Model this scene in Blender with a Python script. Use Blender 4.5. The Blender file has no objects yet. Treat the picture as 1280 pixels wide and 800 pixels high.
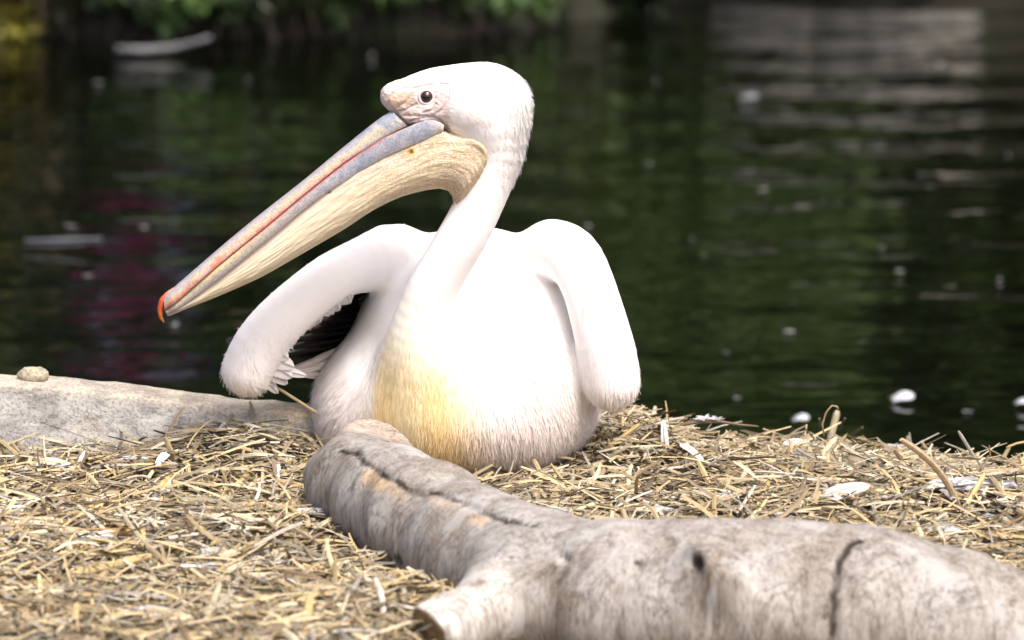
import bpy, math
import numpy as np
from mathutils import Vector

rng = np.random.default_rng(7)
sc = bpy.context.scene
col = sc.collection

# ------------------------------------------------------------------ camera, sky, sun, exposure
CAM = np.array([0.0, -6.0, 1.252])
PITCH = math.radians(10.0)
FPX = 6093.0                                    # focal length in photo pixels (1280 wide)
camd = bpy.data.cameras.new("camera")
cam = bpy.data.objects.new("camera", camd)
col.objects.link(cam)
cam.location = CAM
cam.rotation_euler = (math.pi / 2 - PITCH, 0, 0)
camd.sensor_width = 36.0
camd.lens = 36.0 * FPX / 1280.0
camd.clip_start = 0.1
camd.clip_end = 500.0
camd.dof.use_dof = True
camd.dof.focus_distance = 6.03
camd.dof.aperture_fstop = 5.6
sc.camera = cam

SUN_EL, SUN_AZ = math.radians(60), math.atan2(0.46, -0.70)      # azimuth from +Y towards +X
world = bpy.data.worlds.new("World")
sc.world = world
world.use_nodes = True
wn = world.node_tree
sky = wn.nodes.new("ShaderNodeTexSky")
sky.sky_type = 'NISHITA'
sky.sun_disc = False
sky.sun_elevation = SUN_EL
sky.sun_rotation = SUN_AZ
sky.air_density = 0.55
sky.dust_density = 7.0                           # thin bright haze: a whiter sky
sky.ozone_density = 0.6
bg = wn.nodes["Background"]
bg.inputs[1].default_value = 0.15
wn.links.new(sky.outputs[0], bg.inputs[0])
sund = bpy.data.lights.new("sun", 'SUN')
sund.energy = 1.5
sund.angle = math.radians(15)
sund.color = (1.0, 0.955, 0.89)
sun = bpy.data.objects.new("sun", sund)
col.objects.link(sun)
SUND = Vector((math.sin(SUN_AZ) * math.cos(SUN_EL), math.cos(SUN_AZ) * math.cos(SUN_EL), math.sin(SUN_EL)))
sun.rotation_euler = SUND.to_track_quat('Z', 'Y').to_euler()
sun.location = (4, -4, 8)
sc.view_settings.view_transform = 'Standard'
sc.view_settings.look = 'None'
sc.view_settings.exposure = 0.96
sc.view_settings.gamma = 1.0

# ------------------------------------------------------------------ helpers
CP, SP = math.cos(PITCH), math.sin(PITCH)


def ray(px, py):
    """world direction through a photo pixel"""
    dx, dv = px - 640.0, py - 400.0
    return np.array([dx, FPX * CP - dv * SP, -FPX * SP - dv * CP])


def P(px, py, y=0.0):
    """point seen at a photo pixel and standing at depth y"""
    d = ray(px, py)
    return CAM + d * ((y - CAM[1]) / d[1])


def PZ(px, py, z):
    """point seen at a photo pixel and lying at height z"""
    d = ray(px, py)
    return CAM + d * ((z - CAM[2]) / d[2])


def rpx(r, y=0.0):
    return r / FPX * (y - CAM[1]) / CP


def _hash(ix, iy, iz, seed):
    h = (ix.astype(np.uint32) * np.uint32(374761393) + iy.astype(np.uint32) * np.uint32(668265263)
         + iz.astype(np.uint32) * np.uint32(2147483647) + np.uint32((seed * 974634777) & 0xffffffff))
    h = (h ^ (h >> np.uint32(13))) * np.uint32(1274126177)
    h = h ^ (h >> np.uint32(16))
    h = h * np.uint32(2246822519)
    return ((h ^ (h >> np.uint32(15))) & np.uint32(0xffff)).astype(np.float32) / 65535.0


def vnoise(p, scale, seed=0):
    q = np.asarray(p, np.float32) * np.asarray(scale, np.float32)
    i = np.floor(q).astype(np.int64)
    f = q - i
    f = f * f * (3 - 2 * f)
    r = 0
    for a in (0, 1):
        for b in (0, 1):
            for c in (0, 1):
                w = (f[:, 0] if a else 1 - f[:, 0]) * (f[:, 1] if b else 1 - f[:, 1]) * (f[:, 2] if c else 1 - f[:, 2])
                r = r + w * _hash(i[:, 0] + a, i[:, 1] + b, i[:, 2] + c, seed)
    return r


def fbm(p, scale, seed=0, n=3):
    p = np.asarray(p, np.float32)
    s = np.asarray(scale, np.float32)
    r, a, t = 0, 0.5, 0
    for k in range(n):
        r = r + a * vnoise(p, s * 2 ** k, seed + k * 17)
        t += a
        a *= 0.5
    return r / t


def sstep(a, b, x):
    t = np.clip((x - a) / (b - a), 0, 1)
    return t * t * (3 - 2 * t)


def mixc(a, b, w):
    w = np.asarray(w)[..., None]
    return np.asarray(a) * (1 - w) + np.asarray(b) * w


def capsule(p, a, b, ra, rb):
    a, b = np.asarray(a, np.float32), np.asarray(b, np.float32)
    ab = b - a
    t = np.clip(((p - a) @ ab) / (ab @ ab), 0, 1)
    return np.linalg.norm(p - a - t[:, None] * ab, axis=1) - (ra + (rb - ra) * t)


def ellipsoid(p, c, r):
    q = p - np.asarray(c, np.float32)
    r = np.asarray(r, np.float32)
    k0 = np.linalg.norm(q / r, axis=1)
    k1 = np.linalg.norm(q / (r * r), axis=1) + 1e-6
    return k0 * (k0 - 1) / k1


def smin(a, b, k):
    h = np.maximum(k - np.abs(a - b), 0) / k
    return np.minimum(a, b) - h * h * k * 0.25


def smax(a, b, k):
    return -smin(-a, -b, k)


def chain(p, pts, k=0.02):
    d = None
    for (a, ra), (b, rb) in zip(pts[:-1], pts[1:]):
        e = capsule(p, a, b, ra, rb)
        d = e if d is None else smin(d, e, k)
    return d


def surface_nets(f, lo, hi, h):
    """polygonise f(points) < 0 on a grid of step h"""
    n = [int(math.ceil((hi[k] - lo[k]) / h)) + 1 for k in range(3)]
    ax = [lo[k] + h * np.arange(n[k], dtype=np.float32) for k in range(3)]
    F = np.empty(n, np.float32)
    yy, zz = np.meshgrid(ax[1], ax[2], indexing='ij')
    step = max(1, 400000 // (n[1] * n[2]))
    for i in range(0, n[0], step):
        xs = ax[0][i:i + step]
        m = len(xs)
        pts = np.empty((m, n[1], n[2], 3), np.float32)
        pts[..., 0] = xs[:, None, None]
        pts[..., 1] = yy
        pts[..., 2] = zz
        F[i:i + m] = f(pts.reshape(-1, 3)).reshape(m, n[1], n[2])
    ins = F < 0
    cnt = np.zeros([k - 1 for k in n], np.int8)
    for a in (0, 1):
        for b in (0, 1):
            for c in (0, 1):
                cnt += ins[a:n[0] - 1 + a, b:n[1] - 1 + b, c:n[2] - 1 + c]
    cells = np.argwhere((cnt > 0) & (cnt < 8))
    idx = -np.ones(cnt.shape, np.int64)
    idx[tuple(cells.T)] = np.arange(len(cells))
    acc = np.zeros((len(cells), 3), np.float64)
    num = np.zeros(len(cells))
    for axis in range(3):
        o1, o2 = [k for k in range(3) if k != axis]
        for a in (0, 1):
            for b in (0, 1):
                c0 = cells.copy()
                c0[:, o1] += a
                c0[:, o2] += b
                c1 = c0.copy()
                c1[:, axis] += 1
                v0, v1 = F[tuple(c0.T)], F[tuple(c1.T)]
                m = (v0 < 0) != (v1 < 0)
                t = np.where(m, v0 / np.where(m, v0 - v1, 1), 0)
                q = c0.astype(np.float64)
                q[:, axis] += t
                acc += np.where(m[:, None], q, 0)
                num += m
    V = acc / num[:, None] * h + np.asarray(lo)
    quads = []
    for axis in range(3):
        o1, o2 = [(1, 2), (2, 0), (0, 1)][axis]
        s0 = [slice(None)] * 3
        s1 = [slice(None)] * 3
        s0[axis] = slice(0, n[axis] - 1)
        s1[axis] = slice(1, n[axis])
        A, B = ins[tuple(s0)], ins[tuple(s1)]
        e = np.argwhere(A != B)
        e = e[(e[:, o1] > 0) & (e[:, o2] > 0) & (e[:, o1] < n[o1] - 1) & (e[:, o2] < n[o2] - 1)]
        flip = ~A[tuple(e.T)]

        def at(d1, d2):
            q = e.copy()
            q[:, o1] += d1
            q[:, o2] += d2
            return idx[tuple(q.T)]
        Q = np.stack([at(-1, -1), at(0, -1), at(0, 0), at(-1, 0)], 1)
        Q[flip] = Q[flip][:, ::-1]
        quads.append(Q)
    Q = np.concatenate(quads)
    return V, Q


def vnormals(V, Q):
    n = np.cross(V[Q[:, 2]] - V[Q[:, 0]], V[Q[:, 3 if Q.shape[1] > 3 else 1]] - V[Q[:, 1 if Q.shape[1] > 3 else 0]])
    out = np.zeros_like(V)
    for k in range(Q.shape[1]):
        np.add.at(out, Q[:, k], n)
    return out / (np.linalg.norm(out, axis=1)[:, None] + 1e-12)


def mesh_np(name, V, Q, cols=None, uvs=None, smooth=True, normals=None):
    me = bpy.data.meshes.new(name)
    V = np.asarray(V, np.float32)
    Q = np.asarray(Q, np.int32)
    k = Q.shape[1]
    me.vertices.add(len(V))
    me.vertices.foreach_set("co", V.ravel())
    me.loops.add(Q.size)
    me.loops.foreach_set("vertex_index", Q.ravel())
    me.polygons.add(len(Q))
    me.polygons.foreach_set("loop_start", np.arange(0, Q.size, k, dtype=np.int32))
    me.polygons.foreach_set("use_smooth", np.full(len(Q), smooth))
    me.update(calc_edges=True)
    if cols is not None:
        c4 = np.ones((len(V), 4), np.float32)
        c4[:, :3] = np.clip(cols, 0, 1)
        at = me.attributes.new("Col", 'FLOAT_COLOR', 'POINT')
        at.data.foreach_set("color", c4.ravel())
    if uvs is not None:
        uv = me.uv_layers.new(name="UVMap")
        uv.data.foreach_set("uv", np.asarray(uvs, np.float32)[Q.ravel()].ravel())
    if normals is not None:
        me.normals_split_custom_set_from_vertices(np.asarray(normals, np.float32))
    return me


def obj(name, me, mat, parent=None, label=None, cat=None, group=None, kind=None):
    o = bpy.data.objects.new(name, me)
    col.objects.link(o)
    if me is not None and mat is not None and not len(me.materials):
        me.materials.append(mat)
    if parent:
        o.parent = parent
    for k, v in (("label", label), ("category", cat), ("group", group), ("kind", kind)):
        if v:
            o[k] = v
    return o


def empty(name, loc, label, cat, group=None):
    o = obj(name, None, None, None, label, cat, group)
    o.location = loc
    o.empty_display_size = 0.1
    return o


def local(V, root):
    return np.asarray(V) - np.array(root.location)


def grid_quads(nu, nv, closed_v=False):
    i = np.arange(nu - 1)[:, None]
    j = np.arange(nv if closed_v else nv - 1)[None]
    j2 = (j + 1) % nv
    Q = np.stack([i * nv + j, (i + 1) * nv + j, (i + 1) * nv + j2, i * nv + j2], -1)
    return Q.reshape(-1, 4)


def polyline(pts, t):
    """point at arc-length fraction t of a smoothed polyline"""
    pts = np.asarray(pts, float)
    d = np.r_[0, np.cumsum(np.linalg.norm(np.diff(pts, axis=0), axis=1))]
    d /= d[-1]
    out = np.stack([np.interp(t, d, pts[:, k]) for k in range(pts.shape[1])], -1)
    e = 0.03
    out = (out + np.stack([np.interp(np.clip(t - e, 0, 1), d, pts[:, k]) for k in range(pts.shape[1])], -1) * .5
           + np.stack([np.interp(np.clip(t + e, 0, 1), d, pts[:, k]) for k in range(pts.shape[1])], -1) * .5) / 2
    return out


# ------------------------------------------------------------------ materials
class N:
    """tiny node-graph writer"""
    def __init__(self, name):
        self.m = bpy.data.materials.new(name)
        self.m.use_nodes = True
        self.t = self.m.node_tree
        self.b = self.t.nodes["Principled BSDF"]

    def n(self, typ, **kw):
        x = self.t.nodes.new("ShaderNode" + typ)
        for k, v in kw.items():
            setattr(x, k, v)
        return x

    def l(self, a, b):
        self.t.links.new(a, b)

    def set(self, **kw):
        for k, v in kw.items():
            self.b.inputs[k.replace('_', ' ')].default_value = v

    def coord(self, scale=(1, 1, 1), kind='Object', rot=(0, 0, 0)):
        tc = self.n("TexCoord")
        mp = self.n("Mapping")
        mp.inputs['Scale'].default_value = scale
        mp.inputs['Rotation'].default_value = rot
        self.l(tc.outputs[kind], mp.inputs[0])
        return mp.outputs[0]

    def noise(self, vec, scale, detail=3.0, rough=0.55, dist=0.0):
        x = self.n("TexNoise")
        x.inputs['Scale'].default_value = scale
        x.inputs['Detail'].default_value = detail
        x.inputs['Roughness'].default_value = rough
        x.inputs['Distortion'].default_value = dist
        if vec is not None:
            self.l(vec, x.inputs['Vector'])
        return x.outputs['Fac']

    def ramp(self, fac, stops):
        x = self.n("ValToRGB")
        e = x.color_ramp.elements
        while len(e) < len(stops):
            e.new(0.5)
        for k, (p, c) in enumerate(stops):
            e[k].position = p
            e[k].color = (*c, 1) if not isinstance(c, (int, float)) else (c, c, c, 1)
        self.l(fac, x.inputs[0])
        return x.outputs[0]

    def mul(self, a, b, fac=1.0, typ='MULTIPLY'):
        x = self.n("MixRGB", blend_type=typ)
        x.inputs[0].default_value = fac
        for s, v in ((1, a), (2, b)):
            if isinstance(v, tuple):
                x.inputs[s].default_value = (*v, 1)
            else:
                self.l(v, x.inputs[s])
        return x.outputs[0]

    def mixf(self, fac, a, b):
        x = self.n("MixRGB")
        self.l(fac, x.inputs[0])
        for s, v in ((1, a), (2, b)):
            if isinstance(v, tuple):
                x.inputs[s].default_value = (*v, 1)
            else:
                self.l(v, x.inputs[s])
        return x.outputs[0]

    def attr(self):
        x = self.n("Attribute", attribute_name="Col")
        return x.outputs['Color']

    def bump(self, h, strength, dist, prev=None):
        x = self.n("Bump")
        x.inputs['Strength'].default_value = strength
        x.inputs['Distance'].default_value = dist
        self.l(h, x.inputs['Height'])
        if prev is not None:
            self.l(prev, x.inputs['Normal'])
        self.l(x.outputs[0], self.b.inputs['Normal'])
        return x.outputs[0]

    def base(self, c):
        if isinstance(c, tuple):
            self.b.inputs['Base Color'].default_value = (*c, 1)
        else:
            self.l(c, self.b.inputs['Base Color'])


def mat_plumage():
    m = N("plumage_skin")
    m.base(m.attr())
    m.set(Roughness=0.75)
    m.b.inputs['Specular IOR Level'].default_value = 0.15
    m.b.inputs['Subsurface Weight'].default_value = 0.12
    m.b.inputs['Subsurface Radius'].default_value = (0.012, 0.008, 0.006)
    m.b.inputs['Subsurface Scale'].default_value = 1.0
    n1 = m.noise(m.coord((1, 1, .35)), 160, 3)
    n2 = m.noise(m.coord((1, 1, 1)), 45, 3)
    b = m.bump(n2, 0.12, 0.003)
    m.bump(n1, 0.15, 0.0015, b)
    return m.m


def mat_feather():
    m = N("feather_barbs")
    m.base(m.attr())
    m.set(Roughness=0.7)
    m.b.inputs['Specular IOR Level'].default_value = 0.15
    tr = m.n("BsdfTranslucent")
    m.l(m.attr(), tr.inputs[0])
    mx = m.n("MixShader")
    mx.inputs[0].default_value = 0.35
    m.l(m.b.outputs[0], mx.inputs[1])
    m.l(tr.outputs[0], mx.inputs[2])
    m.l(mx.outputs[0], m.t.nodes["Material Output"].inputs[0])
    return m.m


def mat_vane():
    m = N("feather_vane")
    v = m.coord((1, 1, 1), 'UV')
    w = m.n("TexWave", wave_type='BANDS', bands_direction='X')
    w.inputs['Scale'].default_value = 14
    w.inputs['Distortion'].default_value = 2.5
    m.l(v, w.inputs[0])
    m.base(m.mul(m.attr(), m.ramp(w.outputs['Fac'], [(0, .88), (1, 1.0)]), 0.8))
    m.set(Roughness=0.55)
    m.b.inputs['Specular IOR Level'].default_value = 0.25
    m.bump(w.outputs['Fac'], 0.3, 0.001)
    return m.m


def mat_bill():
    m = N("bill_horn")
    v = m.coord((16, 9, 1), 'UV')
    n1 = m.noise(v, 5, 4, .7, .8)
    n2 = m.noise(m.coord((1, 1, 1)), 420, 2)
    c = m.mul(m.attr(), m.ramp(n1, [(0.3, (.55, .52, .56)), (0.5, (.93, .92, .92)), (0.7, (1.08, 1.08, 1.06))]), 0.8)
    c = m.mul(c, m.ramp(n2, [(0.38, .62), (0.56, 1.0)]), 0.7)
    m.base(c)
    m.set(Roughness=0.42)
    m.b.inputs['Specular IOR Level'].default_value = 0.4
    b = m.bump(n1, 0.35, 0.0015)
    m.bump(n2, 0.25, 0.0006, b)
    return m.m


def mat_pouch():
    m = N("pouch_skin")
    # long creases running along the bill, netted wrinkles towards the throat
    uv = m.n("TexCoord").outputs['UV']
    sep = m.n("SeparateXYZ")
    m.l(uv, sep.inputs[0])
    creases = m.noise(m.coord((15, 70, 1), 'UV'), 1.5, 4, .6, .8)
    vor = m.n("TexVoronoi", feature='DISTANCE_TO_EDGE')
    vor.inputs['Scale'].default_value = 1.0
    warp = m.n("TexNoise")
    warp.inputs['Scale'].default_value = 14
    m.l(uv, warp.inputs['Vector'])
    add = m.n("VectorMath", operation='MULTIPLY_ADD')
    add.inputs[1].default_value = (0.10, 0.10, 0)
    m.l(warp.outputs['Color'], add.inputs[0])
    m.l(uv, add.inputs[2])
    mp = m.n("Mapping")
    mp.inputs['Scale'].default_value = (92, 22, 1)
    m.l(add.outputs[0], mp.inputs[0])
    m.l(mp.outputs[0], vor.inputs['Vector'])
    cells = m.ramp(vor.outputs['Distance'], [(0.02, 0.0), (0.3, 1.0)])
    f = m.ramp(sep.outputs['X'], [(0.42, 0.0), (0.72, 1.0)])
    h = m.mixf(f, creases, cells)
    tone = m.ramp(creases, [(0.32, (.76, .68, .56)), (0.5, (.96, .94, .92)), (0.72, (1, 1, 1))])
    tone2 = m.ramp(vor.outputs['Distance'], [(0.0, (.66, .52, .38)), (0.14, (.96, .93, .89)), (0.4, (1, 1, 1))])
    m.base(m.mul(m.attr(), m.mixf(f, tone, tone2), 0.9))
    m.set(Roughness=0.68)
    m.b.inputs['Specular IOR Level'].default_value = 0.2
    m.b.inputs['Subsurface Weight'].default_value = 0.15
    m.b.inputs['Subsurface Radius'].default_value = (0.012, 0.006, 0.003)
    m.b.inputs['Subsurface Scale'].default_value = 1.0
    m.bump(h, 0.36, 0.0025)
    return m.m


def mat_plain(name, c, rough=0.5, spec=0.5):
    m = N(name)
    n1 = m.noise(m.coord(), 60, 3)
    m.base(m.mul(c, m.ramp(n1, [(0.3, .8), (0.7, 1.0)]), 0.6))
    m.set(Roughness=rough)
    m.b.inputs['Specular IOR Level'].default_value = spec
    return m.m


def mat_straw():
    m = N("straw")
    n1 = m.noise(m.coord((1, 1, 1)), 130, 3)
    m.base(m.mul(m.attr(), m.ramp(n1, [(0.3, (.72, .70, .66)), (0.6, (1, 1, 1))]), 0.8))
    m.set(Roughness=0.5)
    m.b.inputs['Specular IOR Level'].default_value = 0.35
    m.bump(n1, 0.2, 0.001)
    return m.m


def mat_litter():
    m = N("straw_litter_soil")
    n1 = m.noise(m.coord(), 38, 6, .7)
    n2 = m.noise(m.coord((1, 3, 1)), 120, 4, .7)
    c = m.ramp(n1, [(0.3, (.05, .04, .028)), (0.5, (.13, .10, .065)), (0.7, (.26, .21, .13))])
    m.base(m.mul(c, m.ramp(n2, [(0.3, .5), (0.7, 1.0)]), 1))
    m.set(Roughness=0.9)
    m.bump(n1, 0.8, 0.02)
    return m.m


def mat_log():
    m = N("weathered_log_wood")
    c0 = m.attr()
    # drip-like staining running down the flanks, fine grain and grey weathering
    drip = m.noise(m.coord((1, 1, .14)), 48, 6, .72, .3)
    fine = m.noise(m.coord((1, 1, .3)), 230, 4, .7)
    blot = m.noise(m.coord(), 13, 5, .6, .4)
    c = m.mul(c0, m.ramp(drip, [(0.34, (.48, .45, .42)), (0.48, (.90, .88, .86)), (0.62, (1.15, 1.15, 1.14))]), 0.72)
    c = m.mul(c, m.ramp(blot, [(0.34, (.70, .65, .60)), (0.5, (.95, .94, .93)), (0.66, (1.10, 1.10, 1.11))]), 0.85)
    c = m.mul(c, m.ramp(fine, [(0.36, .5), (0.56, 1.0)]), 0.75)
    vein = m.noise(m.coord((1, 1, .22)), 21, 4, .6, .6)
    c = m.mul(c, m.ramp(vein, [(0.470, 1.0), (0.492, (.34, .29, .25)), (0.500, (.34, .29, .25)), (0.520, 1.0)]), 0.5)
    pale = m.noise(m.coord((1, 1, .18), rot=(.1, .2, 1.0)), 15, 5, .65, .5)
    c = m.mixf(m.ramp(pale, [(0.57, 0.0), (0.63, .75)]), c, (.36, .35, .335))
    speck = m.noise(m.coord((1, 1, .7)), 75, 3, .6)
    c = m.mul(c, m.ramp(speck, [(0.30, (.30, .25, .21)), (0.38, 1.0)]), 0.55)
    m.base(c)
    m.set(Roughness=0.72)
    m.b.inputs['Specular IOR Level'].default_value = 0.25
    b = m.bump(drip, 0.4, 0.006)
    m.bump(fine, 0.35, 0.0025, b)
    return m.m


def mat_stone():
    m = N("weathered_grey_stone")
    big = m.noise(m.coord((1, 1, 1)), 7, 5, .6, .5)
    streak = m.noise(m.coord((1, 1, 1.5), rot=(0, .6, 0)), 24, 5, .72, .6)
    fine = m.noise(m.coord(), 240, 3, .7)
    c = m.ramp(big, [(0.32, (.27, .265, .26)), (0.46, (.40, .39, .375)), (0.56, (.47, .46, .435)), (0.68, (.46, .40, .31))])
    c = m.mul(c, m.ramp(streak, [(0.36, (.55, .55, .56)), (0.5, (.94, .94, .93)), (0.64, (1.12, 1.11, 1.09))]), 0.85)
    c = m.mul(c, m.ramp(fine, [(0.36, .42), (0.54, 1.0)]), 0.75)
    c = m.mul(c, m.attr())
    m.base(c)
    m.set(Roughness=0.85)
    b = m.bump(streak, 0.4, 0.008)
    m.bump(fine, 0.4, 0.003, b)
    return m.m


def mat_water():
    m = N("pond_water")
    m.base((0.0015, 0.0021, 0.0010))
    m.set(Roughness=0.03, IOR=1.333)
    geo = m.n("NewGeometry")
    pos = geo.outputs['Position']

    def mp(scale, loc=(0, 0, 0)):
        x = m.n("Mapping")
        x.inputs['Scale'].default_value = scale
        x.inputs['Location'].default_value = loc
        m.l(pos, x.inputs[0])
        return x.outputs[0]
    n1 = m.noise(mp((.6, 1.25, 1)), 6.5, 1.5, .5, .4)
    n2 = m.noise(mp((.5, 1.4, 1)), 19, 1, .5)
    ring = m.n("TexWave", wave_type='RINGS', rings_direction='SPHERICAL', wave_profile='SIN')
    ring.inputs['Scale'].default_value = 0.62
    ring.inputs['Distortion'].default_value = 1.2
    ring.inputs['Detail'].default_value = 1
    m.l(mp((1, 1, 1), (-1.3, -9.6, 0.35)), ring.inputs[0])
    b = m.bump(n1, 0.14, 0.06)
    b = m.bump(n2, 0.09, 0.012, b)
    m.bump(ring.outputs['Fac'], 0.05, 0.09, b)
    return m.m


def mat_leaf(name, c1, c2, trans=0.25):
    m = N(name)
    oi = m.n("Attribute", attribute_name="Col").outputs['Color']
    m.base(oi)
    m.set(Roughness=0.5)
    tr = m.n("BsdfTranslucent")
    m.l(oi, tr.inputs[0])
    mx = m.n("MixShader")
    mx.inputs[0].default_value = trans
    m.l(m.b.outputs[0], mx.inputs[1])
    m.l(tr.outputs[0], mx.inputs[2])
    m.l(mx.outputs[0], m.t.nodes["Material Output"].inputs[0])
    return m.m


def mat_bank():
    m = N("mossy_bank_earth")
    n1 = m.noise(m.coord(), 5, 6, .65, .4)
    n2 = m.noise(m.coord(), 24, 5, .7)
    c = m.ramp(n1, [(0.3, (.016, .014, .010)), (0.5, (.042, .035, .023)), (0.62, (.028, .042, .014)), (0.75, (.08, .067, .048))])
    m.base(m.mul(c, m.ramp(n2, [(0.3, .5), (0.65, 1.0)]), 0.9))
    m.set(Roughness=0.9)
    m.bump(n2, 0.8, 0.04)
    return m.m


def mat_bark():
    m = N("tree_bark")
    n1 = m.noise(m.coord((1, 1, .2)), 14, 5, .7)
    m.base(m.ramp(n1, [(0.3, (.03, .024, .018)), (0.7, (.14, .115, .085))]))
    m.set(Roughness=0.9)
    m.bump(n1, 0.8, 0.03)
    return m.m


M_PLUM, M_FEA, M_VANE, M_BILL, M_POUCH = mat_plumage(), mat_feather(), mat_vane(), mat_bill(), mat_pouch()
M_STRAW, M_LITTER, M_LOG, M_STONE, M_WATER = mat_straw(), mat_litter(), mat_log(), mat_stone(), mat_water()
M_LEAF, M_BANK, M_BARK = mat_leaf("leaves", 0, 0), mat_bank(), mat_bark()
M_TWIG = mat_plain("twig_bark", (.16, .12, .08), .8, .2)

WATER_Z = -0.35


# ------------------------------------------------------------------ the setting
def H(x, y):
    """height of the nest mound"""
    x = np.asarray(x, float)
    y = np.asarray(y, float)
    p = np.stack([x.ravel(), y.ravel(), np.zeros(x.size)], 1)
    h = 0.016 * (fbm(p, 5, 3) - .5).reshape(x.shape) * 2
    h = h + 0.030 * np.exp(-(((x + .33) / .10) ** 2 + ((y - .03) / .09) ** 2))       # heap beside the body, by the slab
    h = h + 0.022 * np.exp(-(((x - .17) / .09) ** 2 + ((y - .12) / .12) ** 2))       # heap under the right wing
    h = h - (0.046 * sstep(.14, .30, x) + 0.026 * sstep(.32, .68, x)) * sstep(-.05, .25, y)
    h = h - 0.085 * sstep(-.17, .02, x) * sstep(-.74, -.92, y)                       # dip the log lies in
    h = h - 0.024 * np.exp(-(((x + .05) / .19) ** 2 + ((y + .03) / .14) ** 2))       # hollow pressed by the bird
    edge = .30 + .03 * (vnoise(p, 4, 9).reshape(x.shape) - .5)
    edge = np.where(x < -.2, .24, edge)
    h = h - 0.50 * sstep(0, .55, y - edge)
    h = h - 0.50 * sstep(0.9, 2.2, np.abs(x)) * sstep(-3, 0, y)
    return h


n_u, n_v = 220, 220
gx = np.linspace(-3.2, 3.2, n_u)
gx = np.sign(gx) * np.abs(gx / 3.2) ** 1.6 * 3.2
gy = np.r_[np.linspace(-7.5, -1.3, 50, endpoint=False), np.linspace(-1.3, 1.6, n_v - 50)]
X, Y = np.meshgrid(gx, gy, indexing='ij')
V = np.stack([X, Y, H(X, Y)], -1).reshape(-1, 3)
obj("ground", mesh_np("ground", V, grid_quads(n_u, n_v)), M_LITTER, kind="structure")

Vw = np.array([[-60, -60, WATER_Z], [60, -60, WATER_Z], [60, 60, WATER_Z], [-60, 60, WATER_Z]], float)
obj("water", mesh_np("water", Vw, np.array([[0, 1, 2, 3]])), M_WATER, kind="structure")


def bank_line(x):
    """y of the far waterline"""
    x = np.asarray(x, float)
    return 7.65 + 0.25 * sstep(-1.5, .1, x) + 1.35 * sstep(0.1, .8, x) + .10 * np.sin(x * 3.1) + .05 * np.sin(x * 7.7)


nx_, nt_ = 240, 60
bx_ = np.linspace(-9, 9, nx_)
bt = np.linspace(0, 1, nt_)
prof_y = np.interp(bt, [0, .1, .25, .45, .6, 1], [-.5, -.06, .02, .30, .9, 40])
prof_z = np.interp(bt, [0, .1, .25, .45, .6, 1], [-.9, -.42, -.12, .10, .35, 3.0])
XX = np.repeat(bx_[:, None], nt_, 1)
YY = bank_line(XX) + prof_y[None]
ZZ = np.repeat(prof_z[None], nx_, 0)
pp = np.stack([XX, YY, ZZ], -1).reshape(-1, 3)
dsp = (fbm(pp, 4, 21, 4) - .5) * .28 * np.tile(sstep(0, .1, bt), nx_)
pp[:, 1] += dsp
pp[:, 2] += dsp * .3
obj("far_bank", mesh_np("far_bank", pp, grid_quads(nx_, nt_)), M_BANK, kind="structure")


# ------------------------------------------------------------------ foliage
def leaf_mesh(name, centers, dirs, size, colors, wid=0.45):
    """leaf-sized folded diamonds: 4 verts, two triangles as one quad each"""
    n = len(centers)
    d = dirs / (np.linalg.norm(dirs, axis=1)[:, None] + 1e-9)
    rnd = rng.normal(size=(n, 3))
    s = np.cross(d, rnd)
    s /= np.linalg.norm(s, axis=1)[:, None] + 1e-9
    nn = np.cross(s, d)
    L = (size * rng.uniform(.6, 1.3, n))[:, None]
    V = np.stack([centers, centers + d * L * .5 + s * L * wid * .5 + nn * L * .08,
                  centers + d * L, centers + d * L * .5 - s * L * wid * .5 + nn * L * .08], 1).reshape(-1, 3)
    Q = np.arange(4 * n).reshape(n, 4)
    return mesh_np(name, V, Q, np.repeat(colors, 4, 0), smooth=False)


def clump_points(n, center, radii, nclump, seed_r=.35):
    """points gathered in clumps through an ellipsoid"""
    u = rng.normal(size=(nclump, 3))
    u /= np.linalg.norm(u, axis=1)[:, None]
    u *= rng.uniform(.35, 1, nclump)[:, None] ** .6
    cc = np.asarray(center) + u * np.asarray(radii)
    k = rng.integers(0, nclump, n)
    rr = seed_r * np.min(radii) * rng.uniform(.6, 1.3, nclump)
    off = rng.normal(size=(n, 3))
    off /= np.linalg.norm(off, axis=1)[:, None]
    off *= rng.uniform(.3, 1, n)[:, None] * rr[k][:, None]
    return cc[k] + off, off, k, cc


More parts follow.
